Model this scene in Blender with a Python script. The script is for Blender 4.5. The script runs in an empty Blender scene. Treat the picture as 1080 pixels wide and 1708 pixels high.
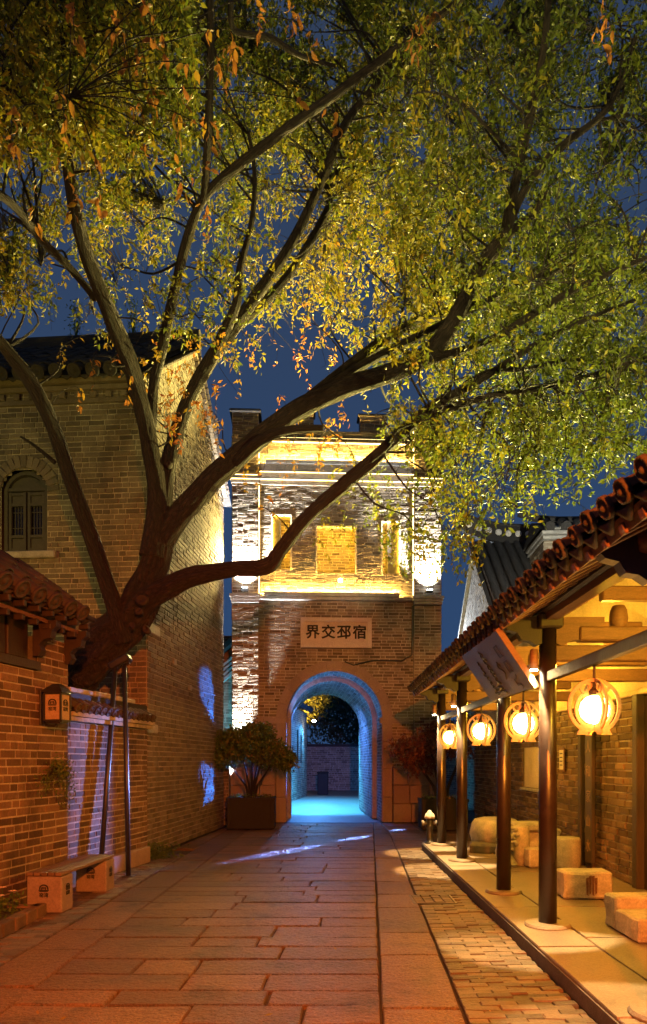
import bpy, math, random
import numpy as np
from mathutils import Vector, Matrix, noise

random.seed(7)
rng = np.random.default_rng(7)
sc = bpy.context.scene
C = sc.collection
R = math.radians

# ------------------------------------------------------------------ camera, sky, lamps, exposure
CAMZ, F0, VX, VY = 1.5, 1200.0, 554.0, 1270.0        # eye height; focal length and vanishing point of the level view
cam_d = bpy.data.cameras.new('camera')
cam_d.sensor_fit = 'HORIZONTAL'; cam_d.sensor_width = 36; cam_d.lens = 40
cam_d.shift_x = -14 / 1080; cam_d.shift_y = 416 / 1080
cam_d.clip_start = 0.05; cam_d.clip_end = 600
cam = bpy.data.objects.new('camera', cam_d); C.objects.link(cam)
cam.location = (0, 0, CAMZ); cam.rotation_euler = (R(90), 0, 0)
sc.camera = cam

w = bpy.data.worlds.new('World'); sc.world = w; w.use_nodes = True
nt = w.node_tree; nt.nodes.clear()
wo = nt.nodes.new('ShaderNodeOutputWorld'); bg = nt.nodes.new('ShaderNodeBackground')
tc = nt.nodes.new('ShaderNodeTexCoord'); sx = nt.nodes.new('ShaderNodeSeparateXYZ')
rp = nt.nodes.new('ShaderNodeValToRGB')
rp.color_ramp.elements[0].position = 0.0; rp.color_ramp.elements[0].color = (0.025, 0.066, 0.168, 1)
rp.color_ramp.elements[1].position = 0.75; rp.color_ramp.elements[1].color = (0.030, 0.047, 0.090, 1)
nt.links.new(tc.outputs['Generated'], sx.inputs[0]); nt.links.new(sx.outputs['Z'], rp.inputs[0])
nt.links.new(rp.outputs[0], bg.inputs[0]); bg.inputs[1].default_value = 1.0
nt.links.new(bg.outputs[0], wo.inputs[0])

sc.view_settings.view_transform = 'Standard'; sc.view_settings.look = 'None'
sc.view_settings.exposure = 0.0; sc.view_settings.gamma = 1.0; sc.view_settings.use_curve_mapping = False
sc.render.engine = 'CYCLES'
sc.cycles.max_bounces = 6; sc.cycles.diffuse_bounces = 3; sc.cycles.glossy_bounces = 2
sc.cycles.transmission_bounces = 3; sc.cycles.sample_clamp_indirect = 4.0
sc.cycles.use_denoising = True

ORANGE = (1.0, 0.18, 0.012); AMBER = (1.0, 0.36, 0.025); WARM = (1.0, 0.66, 0.22)
WHITE = (0.95, 0.98, 1.0); CYAN = (0.10, 0.55, 1.0); BLUE = (0.05, 0.25, 1.0)

def spot(name, loc, to, power, col, size=60, blend=0.5, radius=0.05):
    d = bpy.data.lights.new(name, 'SPOT'); d.energy = power; d.color = col
    d.spot_size = R(size); d.spot_blend = blend; d.shadow_soft_size = radius
    o = bpy.data.objects.new(name, d); C.objects.link(o); o.location = loc
    o.rotation_euler = (Vector(to) - Vector(loc)).to_track_quat('-Z', 'Y').to_euler()
    return o
def point(name, loc, power, col, radius=0.05):
    d = bpy.data.lights.new(name, 'POINT'); d.energy = power; d.color = col; d.shadow_soft_size = radius
    o = bpy.data.objects.new(name, d); C.objects.link(o); o.location = loc
    return o

# the sodium street lamps of the lane, behind the camera
spot('sodium_lamp', (0.7, -1.4, 3.1), (0.1, 7.0, 0.0), 6400, ORANGE, 80, 0.75, 0.10)
spot('sodium_lamp', (-1.2, 2.5, 5.2), (-1.2, 7.0, 0.0), 380, ORANGE, 110, 0.8, 0.15)
# unseen floods put in for the crown: right roofs, lane, tower front, left wall
spot('crown_flood', (3.0, 4.0, 4.6), (2.6, 10.0, 9.0), 1500, (1.0, 0.80, 0.26), 115, 0.8, 0.15)
spot('crown_flood', (3.2, 13.0, 4.3), (1.6, 9.5, 8.0), 8500, (1.0, 0.86, 0.22), 115, 0.7, 0.15)
spot('crown_flood', (-0.3, 1.0, 3.0), (0.2, 9.0, 9.6), 200, (1.0, 0.66, 0.16), 100, 0.8, 0.2)
spot('crown_flood', (0.6, 17.0, 7.2), (0.2, 10.5, 10.5), 16000, (1.0, 0.78, 0.22), 100, 0.7, 0.1)
spot('crown_flood', (-3.6, 6.4, 3.6), (-2.2, 7.5, 9.0), 900, (1.0, 0.50, 0.10), 100, 0.8, 0.1)
# unseen warm fill added over the gallery roof end, for the gate face
spot('gate_fill', (2.0, 12.8, 4.2), (0.1, 17.6, 7.0), 520, (1.0, 0.80, 0.46), 42, 0.7, 0.1)
# lamp off to the left, for the front of the brick house
spot('house_flood', (-7.0, 6.0, 3.6), (-5.0, 11.3, 6.2), 620, (1.0, 0.74, 0.12), 80, 0.8, 0.1)

# ------------------------------------------------------------------ helpers
def px(x, y, Y):                      # where the line of sight through a point of the view crosses depth Y
    return Vector(((x - VX) * Y / F0, Y, CAMZ - (y - VY) * Y / F0))

def linked(o): C.objects.link(o); return o
def thing(name, label, cat, loc=(0, 0, 0), rz=0.0, group=None):
    o = linked(bpy.data.objects.new(name, None)); o.location = loc; o.rotation_euler = (0, 0, rz)
    o.empty_display_size = 0.1
    o['label'] = label; o['category'] = cat
    if group: o['group'] = group
    return o
def struct(o): o['kind'] = 'structure'; return o
def stuff(o): o['kind'] = 'stuff'; return o
def world_of(o):
    m = Matrix.Identity(4)
    while o: m = o.matrix_basis_ @ m if hasattr(o, 'matrix_basis_') else (Matrix.LocRotScale(o.location, o.rotation_euler, o.scale) @ m); o = o.parent
    return m

class MB:
    def __init__(s): s.v = []; s.f = []; s.uv = {}; s.smooth = False
    def add(s, vs, fs):
        b = len(s.v); s.v += [tuple(p) for p in vs]; s.f += [tuple(i + b for i in f) for f in fs]; return b
    def box(s, c, d, rz=0.0, rx=0.0, ry=0.0, bev=0.0, taper=1.0):
        hx, hy, hz = d[0] / 2, d[1] / 2, d[2] / 2
        M = Matrix.Translation(c) @ Matrix.Rotation(rz, 4, 'Z') @ Matrix.Rotation(ry, 4, 'Y') @ Matrix.Rotation(rx, 4, 'X')
        if bev <= 0:
            vs = [(-hx, -hy, -hz), (hx, -hy, -hz), (hx, hy, -hz), (-hx, hy, -hz)] + \
                 [(-hx * taper, -hy * taper, hz), (hx * taper, -hy * taper, hz), (hx * taper, hy * taper, hz), (-hx * taper, hy * taper, hz)]
            fs = [(0, 3, 2, 1), (4, 5, 6, 7), (0, 1, 5, 4), (1, 2, 6, 5), (2, 3, 7, 6), (3, 0, 4, 7)]
        else:
            b = min(bev, hx * .9, hy * .9, hz * .9); vs = []; fs = []
            for sx_ in (-1, 1):
                for sy_ in (-1, 1):
                    for sz_ in (-1, 1):
                        vs += [(sx_ * hx, sy_ * (hy - b), sz_ * (hz - b)), (sx_ * (hx - b), sy_ * hy, sz_ * (hz - b)), (sx_ * (hx - b), sy_ * (hy - b), sz_ * hz)]
            def I(a, b_, c_, k): return ((a > 0) * 4 + (b_ > 0) * 2 + (c_ > 0)) * 3 + k
            for q in (-1, 1):
                fs.append((I(q, -1, -1, 0), I(q, 1, -1, 0), I(q, 1, 1, 0), I(q, -1, 1, 0))[::q])
                fs.append((I(-1, q, -1, 1), I(1, q, -1, 1), I(1, q, 1, 1), I(-1, q, 1, 1))[::-q])
                fs.append((I(-1, -1, q, 2), I(1, -1, q, 2), I(1, 1, q, 2), I(-1, 1, q, 2))[::q])
            for a in (-1, 1):
                for b_ in (-1, 1):
                    fs.append((I(a, b_, -1, 0), I(a, b_, 1, 0), I(a, b_, 1, 1), I(a, b_, -1, 1)))
                    fs.append((I(a, -1, b_, 0), I(a, 1, b_, 0), I(a, 1, b_, 2), I(a, -1, b_, 2)))
                    fs.append((I(-1, a, b_, 1), I(1, a, b_, 1), I(1, a, b_, 2), I(-1, a, b_, 2)))
                    for c_ in (-1, 1): fs.append((I(a, b_, c_, 0), I(a, b_, c_, 1), I(a, b_, c_, 2)))
        s.add([M @ Vector(p) for p in vs], fs); return s
    def tube(s, pts, rad, n=8, cap=True, lump=0.0, seed=0, close=False):
        pts = [Vector(p) for p in pts]; b = len(s.v); k = len(pts)
        up = Vector((0.31, 0.17, 0.93)); L = 0.0; prev = None
        for i, p in enumerate(pts):
            if close: t = pts[(i + 1) % k] - pts[i - 1]
            else: t = pts[min(i + 1, k - 1)] - pts[max(i - 1, 0)]
            t.normalize()
            if prev is None: a = t.cross(up); a = a if a.length > .1 else t.cross(Vector((1, 0, 0)))
            else: a = prev - t * prev.dot(t)
            a.normalize(); prev = a; c = t.cross(a)
            r = rad[i] if hasattr(rad, '__len__') else rad
            if i: L += (p - pts[i - 1]).length
            for j in range(n):
                th = 2 * math.pi * j / n
                d = a * math.cos(th) + c * math.sin(th)
                rr = r
                if lump: rr = r * (1 + lump * (noise.noise(Vector((math.cos(th) * 1.6 + seed, math.sin(th) * 1.6, L * 2.2))) + .35 * noise.noise(Vector((math.cos(th) * 4 + seed, math.sin(th) * 4, L * 4))) + (.55 * (.4 - abs(noise.noise(Vector((math.cos(th) * 4.5 + seed, math.sin(th) * 4.5, L * 1.5 + 7))) * 2.2)) if n > 16 else 0)))
                s.uv[len(s.v)] = (th / 6.2832, L); s.v.append(tuple(p + d * rr))
        m = k if close else k - 1
        for i in range(m):
            for j in range(n):
                i2 = (i + 1) % k
                s.f.append((b + i * n + j, b + i * n + (j + 1) % n, b + i2 * n + (j + 1) % n, b + i2 * n + j))
        if cap and not close:
            s.f.append(tuple(b + j for j in range(n))[::-1]); s.f.append(tuple(b + (k - 1) * n + j for j in range(n)))
        return s
    def lathe(s, prof, n=16, c=(0, 0, 0), M=None):
        b = len(s.v); c = Vector(c)
        for (r, z) in prof:
            for j in range(n):
                p = Vector((r * math.cos(2 * math.pi * j / n), r * math.sin(2 * math.pi * j / n), z))
                s.v.append(tuple(c + (M @ p if M else p)))
        for i in range(len(prof) - 1):
            for j in range(n):
                s.f.append((b + i * n + j, b + i * n + (j + 1) % n, b + (i + 1) * n + (j + 1) % n, b + (i + 1) * n + j))
        s.f.append(tuple(b + j for j in range(n))[::-1]); s.f.append(tuple(b + (len(prof) - 1) * n + j for j in range(n)))
        return s
    def prism(s, poly, d0, d1, M):       # 2D outline (local x,y) given depth along local z, placed by M
        n = len(poly)
        s.add([M @ Vector((x, y, d0)) for x, y in poly] + [M @ Vector((x, y, d1)) for x, y in poly],
              [tuple(range(n))[::-1], tuple(range(n, 2 * n))] + [(i, (i + 1) % n, (i + 1) % n + n, i + n) for i in range(n)])
        return s
    def ribbon(s, outer, inner, d0, d1, M):    # closed band between two outlines of the same count
        n = len(outer)
        vs = [M @ Vector((x, y, d)) for d in (d0, d1) for ring in (outer, inner) for x, y in ring]
        fs = []
        for i in range(n):
            j = (i + 1) % n
            fs += [(i, n + i, n + j, j), (2 * n + i, 2 * n + j, 3 * n + j, 3 * n + i), (i, j, 2 * n + j, 2 * n + i), (n + i, 3 * n + i, 3 * n + j, n + j)]
        s.add(vs, fs); return s
    def mesh(s, name, mat=None, smooth=None):
        me = bpy.data.meshes.new(name); me.from_pydata(s.v, [], s.f)
        if s.uv:
            l = me.uv_layers.new(name='UVMap'); vi = np.empty(len(me.loops), np.int32); me.loops.foreach_get('vertex_index', vi)
            U = np.zeros((len(s.v), 2), np.float32)
            for k_, q in s.uv.items(): U[k_] = q
            l.data.foreach_set('uv', U[vi].ravel())
        if s.smooth or smooth: me.polygons.foreach_set('use_smooth', np.ones(len(me.polygons), bool))
        if mat: me.materials.append(mat)
        me.update(); return me
    def obj(s, name, mat, parent=None, smooth=None):
        o = linked(bpy.data.objects.new(name, s.mesh(name, mat, smooth))); o.parent = parent; return o

def inst(name, me, M, parent=None):
    o = bpy.data.objects.new(name, me); o.matrix_basis = M; o.parent = parent; return linked(o)
def tag(o, label, cat, group=None):
    o['label'] = label; o['category'] = cat
    if group: o['group'] = group
    return o
def copy_tree(o, parent=None):
    c = o.copy(); linked(c); c.parent = parent
    for ch in list(o.children): copy_tree(ch, c)
    return c
def cat_rom(p, n=5):
    p = [np.array(q, float) for q in p]; out = []
    for i in range(len(p) - 1):
        p0 = p[max(i - 1, 0)]; p1 = p[i]; p2 = p[i + 1]; p3 = p[min(i + 2, len(p) - 1)]
        for k in range(n):
            t = k / n
            out.append(.5 * (2 * p1 + (p2 - p0) * t + (2 * p0 - 5 * p1 + 4 * p2 - p3) * t * t + (3 * p1 - p0 - 3 * p2 + p3) * t ** 3))
    out.append(p[-1]); return out

# ------------------------------------------------------------------ materials
def mat(name, cols, rough=0.8, scale=6.0, bump=0.25, bscale=40.0, island=0.0, metal=0.0, stain=0.0, spec=0.3, stretch=None, bdist=0.02, stcol=(0.05, 0.045, 0.04), speck=.3):
    m = bpy.data.materials.new(name); m.use_nodes = True; t = m.node_tree; N = t.nodes; Lk = t.links
    b = N['Principled BSDF']; b.inputs['Roughness'].default_value = rough; b.inputs['Metallic'].default_value = metal
    b.inputs['Specular IOR Level'].default_value = spec
    g = N.new('ShaderNodeNewGeometry'); pos = g.outputs['Position']
    if stretch:
        vm = N.new('ShaderNodeVectorMath'); vm.operation = 'MULTIPLY'; vm.inputs[1].default_value = stretch; Lk.new(pos, vm.inputs[0]); pos = vm.outputs[0]
    n1 = N.new('ShaderNodeTexNoise'); n1.inputs['Scale'].default_value = scale; n1.inputs['Detail'].default_value = 6; n1.inputs['Roughness'].default_value = .65
    Lk.new(pos, n1.inputs['Vector'])
    fac = n1.outputs['Fac']
    if island:
        oi = N.new('ShaderNodeObjectInfo'); ad = N.new('ShaderNodeMath'); ad.operation = 'ADD'
        Lk.new(oi.outputs['Random'], ad.inputs[0]); Lk.new(g.outputs['Random Per Island'], ad.inputs[1])
        fr = N.new('ShaderNodeMath'); fr.operation = 'FRACT'; Lk.new(ad.outputs[0], fr.inputs[0])
        mx = N.new('ShaderNodeMix'); mx.data_type = 'FLOAT'; mx.inputs[0].default_value = island
        Lk.new(n1.outputs['Fac'], mx.inputs[2]); Lk.new(fr.outputs[0], mx.inputs[3]); fac = mx.outputs[0]
    cr = N.new('ShaderNodeValToRGB'); e = cr.color_ramp.elements
    lo, hi = (0.28, 0.72) if not island else (0.15, 0.85)
    while len(e) < len(cols): e.new(0.5)
    for i, c in enumerate(cols):
        e[i].position = lo + (hi - lo) * i / max(1, len(cols) - 1); e[i].color = (*c, 1)
    Lk.new(fac, cr.inputs[0]); col = cr.outputs[0]
    if stain:
        n2 = N.new('ShaderNodeTexNoise'); n2.inputs['Scale'].default_value = 1.1; n2.inputs['Detail'].default_value = 7; n2.inputs['Roughness'].default_value = .7
        sv = N.new('ShaderNodeVectorMath'); sv.operation = 'MULTIPLY'; sv.inputs[1].default_value = (1.6, 1.6, .7); Lk.new(g.outputs['Position'], sv.inputs[0]); Lk.new(sv.outputs[0], n2.inputs['Vector'])
        r2 = N.new('ShaderNodeValToRGB'); r2.color_ramp.elements[0].position = .5; r2.color_ramp.elements[1].position = .68
        r2.color_ramp.elements[0].color = (0, 0, 0, 1); r2.color_ramp.elements[1].color = (stain,) * 3 + (1,)
        Lk.new(n2.outputs['Fac'], r2.inputs[0])
        m2 = N.new('ShaderNodeMix'); m2.data_type = 'RGBA'; m2.inputs[7].default_value = (*stcol, 1)
        Lk.new(r2.outputs[0], m2.inputs[0]); Lk.new(col, m2.inputs[6]); col = m2.outputs[2]
    if speck:
        n4 = N.new('ShaderNodeTexNoise'); n4.inputs['Scale'].default_value = 55; n4.inputs['Detail'].default_value = 4; n4.inputs['Roughness'].default_value = .8; Lk.new(pos, n4.inputs['Vector'])
        r4 = N.new('ShaderNodeMapRange'); r4.inputs[1].default_value = .3; r4.inputs[2].default_value = .7; r4.inputs[3].default_value = 1 - speck; r4.inputs[4].default_value = 1 + speck * .6; Lk.new(n4.outputs['Fac'], r4.inputs[0])
        m4 = N.new('ShaderNodeVectorMath'); m4.operation = 'SCALE'; Lk.new(col, m4.inputs[0]); Lk.new(r4.outputs[0], m4.inputs['Scale']); col = m4.outputs[0]
    Lk.new(col, b.inputs['Base Color'])
    rr = N.new('ShaderNodeMapRange'); rr.inputs[3].default_value = max(0, rough - .15); rr.inputs[4].default_value = min(1, rough + .12)
    Lk.new(n1.outputs['Fac'], rr.inputs[0]); Lk.new(rr.outputs[0], b.inputs['Roughness'])
    if bump:
        n3 = N.new('ShaderNodeTexNoise'); n3.inputs['Scale'].default_value = bscale; n3.inputs['Detail'].default_value = 5; n3.inputs['Roughness'].default_value = .7
        Lk.new(pos, n3.inputs['Vector'])
        bp = N.new('ShaderNodeBump'); bp.inputs['Strength'].default_value = bump; bp.inputs['Distance'].default_value = bdist
        Lk.new(n3.outputs['Fac'], bp.inputs['Height']); Lk.new(bp.outputs[0], b.inputs['Normal'])
    return m
def emit(name, col, strength):
    m = bpy.data.materials.new(name); m.use_nodes = True; t = m.node_tree; t.nodes.clear()
    o = t.nodes.new('ShaderNodeOutputMaterial'); e = t.nodes.new('ShaderNodeEmission'); e.inputs[0].default_value = (*col, 1); e.inputs[1].default_value = strength
    t.links.new(e.outputs[0], o.inputs[0]); return m

M_BRICK = mat('grey_brick', [(.07, .056, .04), (.105, .085, .06), (.135, .108, .076), (.175, .142, .10), (.115, .09, .062)], .85, 11, .6, 60, island=.6, stain=.5)
M_BRICK_RED = mat('brown_brick', [(.042, .026, .017), (.08, .05, .031), (.12, .074, .046), (.165, .105, .067), (.085, .055, .036)], .85, 11, .6, 60, island=.6, stain=.8, stcol=(.03, .022, .018))
M_BRICK_TOWER = mat('tower_brick', [(.095, .07, .048), (.15, .115, .078), (.20, .155, .105), (.27, .215, .15), (.16, .12, .08)], .85, 11, .6, 50, island=.7, stain=.5)
M_MORTAR = mat('lime_mortar', [(.22, .19, .14), (.38, .33, .25)], .95, 9, .4, 30, stain=.55)
M_MORTAR_D = mat('old_mortar', [(.32, .285, .235), (.46, .41, .34)], .95, 5, .4, 30, stain=.5)
M_STONE = mat('carved_stone', [(.20, .19, .17), (.30, .28, .25), (.38, .355, .32)], .75, 7, .5, 90)
M_STONE_RED = mat('arch_stone', [(.20, .15, .12), (.29, .22, .18)], .8, 5, .35, 70, island=.4, stain=.3)
M_SLAB = mat('worn_paving_stone', [(.07, .037, .015), (.13, .073, .030), (.185, .108, .048), (.24, .145, .07), (.10, .055, .023)], .46, 7, 1.0, 20, island=.3, stain=.85, stcol=(.035, .022, .015), spec=.5, bdist=.08, speck=.8)
M_PAVER = mat('paving_brick', [(.05, .033, .022), (.09, .062, .042), (.14, .098, .068)], .55, 8, .6, 50, island=.8, stain=.8, spec=.4)
M_DIRT = mat('joint_earth', [(.035, .03, .026), (.07, .06, .05)], .95, 8, .6, 40)
M_TERRACE = mat('terrace_slab', [(.085, .064, .048), (.15, .115, .086), (.195, .155, .118)], .5, 6, .4, 60, island=.25, spec=.45, stain=.35, speck=.35)
M_KERB = mat('kerb_face', [(.06, .055, .05), (.12, .11, .10)], .8, 8, .4, 60)
M_WOOD = mat('dark_timber', [(.016, .010, .007), (.030, .018, .012)], .62, 10, .25, 30, spec=.5, stretch=(4, 1, 1))
M_POST = mat('lacquered_post', [(.010, .006, .005), (.020, .010, .008)], .34, 8, .08, 40, spec=.55)
M_BEAM = mat('brown_beam', [(.10, .052, .030), (.17, .09, .05)], .55, 6, .3, 30, stretch=(1, 5, 5))
M_PLASTER = mat('ochre_plaster', [(.48, .40, .27), (.60, .52, .37)], .9, 3, .3, 25, stain=.2)
M_TILE = mat('clay_tile', [(.024, .018, .016), (.045, .034, .028), (.075, .056, .046)], .8, 12, .5, 70, island=.5)
M_TILE_D = mat('dark_roof_tile', [(.018, .016, .015), (.045, .04, .037)], .85, 12, .5, 60, island=.5)
M_BLACK = mat('black_metal', [(.012, .012, .013), (.025, .024, .025)], .4, 15, .15, 60, spec=.5)
M_PLANTER = mat('planter_board', [(.006, .005, .005), (.014, .012, .011)], .7, 15, .3, 40)
M_FRAME = mat('lantern_wood', [(.38, .25, .13), (.50, .34, .19)], .6, 12, .15, 60)
M_BENCH = mat('bench_concrete', [(.17, .135, .12), (.23, .185, .165)], .8, 8, .3, 80)
M_SLAT = mat('bench_slat', [(.09, .06, .04), (.17, .115, .08)], .55, 6, .3, 40, island=.5, stretch=(6, 1, 1))
M_PLAQUE = mat('plaque_stone', [(.46, .42, .37), (.56, .52, .46)], .75, 6, .2, 80)
M_INK = mat('black_paint', [(.012, .012, .012), (.02, .02, .02)], .6, 15, .0)
M_SIGN = mat('weathered_sign_board', [(.028, .026, .045), (.055, .052, .085), (.085, .075, .10), (.06, .036, .03)], .5, 5, .3, 30, stretch=(7, .8, 7))
M_SOIL = mat('soil', [(.02, .015, .012), (.05, .04, .03)], .95, 20, .8, 60)
M_GLASSDARK = mat('dark_window_pane', [(.012, .013, .015), (.02, .022, .026)], .15, 3, .05, 6, spec=.6)
M_WIN = mat('grey_green_window_wood', [(.04, .037, .03), (.065, .06, .046)], .7, 9, .3, 40)
M_BARK = None
def bark():
    m = bpy.data.materials.new('elm_bark'); m.use_nodes = True; t = m.node_tree; N = t.nodes; L = t.links; b = N['Principled BSDF']
    u = N.new('ShaderNodeTexCoord'); mp = N.new('ShaderNodeVectorMath'); mp.operation = 'MULTIPLY'; mp.inputs[1].default_value = (11, 3.4, 1)
    L.new(u.outputs['UV'], mp.inputs[0])
    n = N.new('ShaderNodeTexNoise'); n.inputs['Scale'].default_value = 2.0; n.inputs['Detail'].default_value = 8; n.inputs['Roughness'].default_value = .65; n.inputs['Distortion'].default_value = .6; L.new(mp.outputs[0], n.inputs['Vector'])
    v = N.new('ShaderNodeTexVoronoi'); v.feature = 'DISTANCE_TO_EDGE'; v.inputs['Scale'].default_value = 1.7
    mx = N.new('ShaderNodeVectorMath'); mx.operation = 'ADD'; L.new(mp.outputs[0], mx.inputs[0]); L.new(n.outputs['Color'], mx.inputs[1]); L.new(mx.outputs[0], v.inputs['Vector'])
    r = N.new('ShaderNodeValToRGB'); r.color_ramp.elements[0].color = (.007, .004, .0035, 1); r.color_ramp.elements[1].color = (.058, .033, .025, 1); r.color_ramp.elements[0].position = .30; r.color_ramp.elements[1].position = .95
    mc = N.new('ShaderNodeMath'); mc.operation = 'MULTIPLY_ADD'; mc.inputs[1].default_value = 1.1; L.new(v.outputs['Distance'], mc.inputs[0]); L.new(n.outputs['Fac'], mc.inputs[2]); L.new(mc.outputs[0], r.inputs[0]); L.new(r.outputs[0], b.inputs['Base Color']); b.inputs['Roughness'].default_value = .85
    ma = N.new('ShaderNodeMath'); ma.operation = 'MULTIPLY_ADD'; ma.inputs[1].default_value = 1.6; L.new(v.outputs['Distance'], ma.inputs[0]); L.new(n.outputs['Fac'], ma.inputs[2])
    bp = N.new('ShaderNodeBump'); bp.inputs['Strength'].default_value = 1.0; bp.inputs['Distance'].default_value = .13; L.new(ma.outputs[0], bp.inputs['Height']); L.new(bp.outputs[0], b.inputs['Normal'])
    return m
M_BARK = bark()
def leafmat(name, stops, transl=.45):
    m = bpy.data.materials.new(name); m.use_nodes = True; t = m.node_tree; N = t.nodes; L = t.links; N.clear()
    o = N.new('ShaderNodeOutputMaterial'); g = N.new('ShaderNodeNewGeometry'); a = N.new('ShaderNodeAttribute'); a.attribute_name = 'tint'
    oi = N.new('ShaderNodeObjectInfo')
    ad = N.new('ShaderNodeMath'); ad.operation = 'MULTIPLY_ADD'; ad.inputs[1].default_value = .22; L.new(g.outputs['Random Per Island'], ad.inputs[0]); L.new(a.outputs['Fac'], ad.inputs[2])
    r = N.new('ShaderNodeValToRGB'); e = r.color_ramp.elements
    while len(e) < len(stops): e.new(.5)
    for i, (p_, c) in enumerate(stops): e[i].position = p_; e[i].color = (*c, 1)
    L.new(ad.outputs[0], r.inputs[0])
    p = N.new('ShaderNodeBsdfPrincipled'); p.inputs['Roughness'].default_value = .5; p.inputs['Specular IOR Level'].default_value = .35
    tr = N.new('ShaderNodeBsdfTranslucent'); mx = N.new('ShaderNodeMixShader'); mx.inputs[0].default_value = transl
    L.new(r.outputs[0], p.inputs['Base Color']); L.new(r.outputs[0], tr.inputs[0]); L.new(p.outputs[0], mx.inputs[1]); L.new(tr.outputs[0], mx.inputs[2]); L.new(mx.outputs[0], o.inputs[0])
    return m
M_LEAF = leafmat('elm_leaf', [(0.0, (.045, .070, .012)), (.3, (.105, .125, .012)), (.55, (.28, .215, .016)), (.8, (.33, .16, .02)), (1.0, (.28, .085, .03))])
M_SHRUB = leafmat('shrub_leaf', [(0.0, (.035, .07, .012)), (.6, (.08, .12, .02)), (1.0, (.16, .11, .03))], .25)
M_REDSHRUB = leafmat('red_shrub_leaf', [(0.0, (.05, .02, .015)), (.6, (.13, .04, .025)), (1.0, (.18, .08, .03))], .3)
M_FAR = leafmat('far_leaf', [(0.0, (.03, .05, .03)), (.5, (.05, .07, .03)), (1.0, (.30, .22, .03))], .35)

# ------------------------------------------------------------------ bricks
BRICKS = []
for k in range(7):                       # a few worn brick shapes in a unit box: x length, y depth (front at -1), z height
    r_ = random.Random(k); j = lambda a: r_.uniform(-a, a)
    c = [(-.5, -.5), (.5, -.5), (.5, .5), (-.5, .5)]
    vs = [(x, 0, z) for x, z in c] + [(x * (1 + j(.012)), -.72 + j(.1), z * (1 + j(.05))) for x, z in c] + [(x * (.955 + j(.03)), -1 + j(.12), z * (.86 + j(.06))) for x, z in c]
    fs = [(8, 9, 10, 11)]
    for a in (0, 4):
        for i in range(4): fs.append((a + i, a + (i + 1) % 4, a + 4 + (i + 1) % 4, a + 4 + i))
    BRICKS.append((np.array(vs), fs))
def brick_mesh_set(m):
    out = []
    for vs, fs in BRICKS:
        b = MB(); b.add(vs, fs); out.append(b.mesh('brick', m))
    return out
SETS = {}
def project(P):
    Y = np.maximum(P[:, 1], .01); return VX + F0 * P[:, 0] / Y, VY - F0 * (P[:, 2] - CAMZ) / Y

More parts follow.
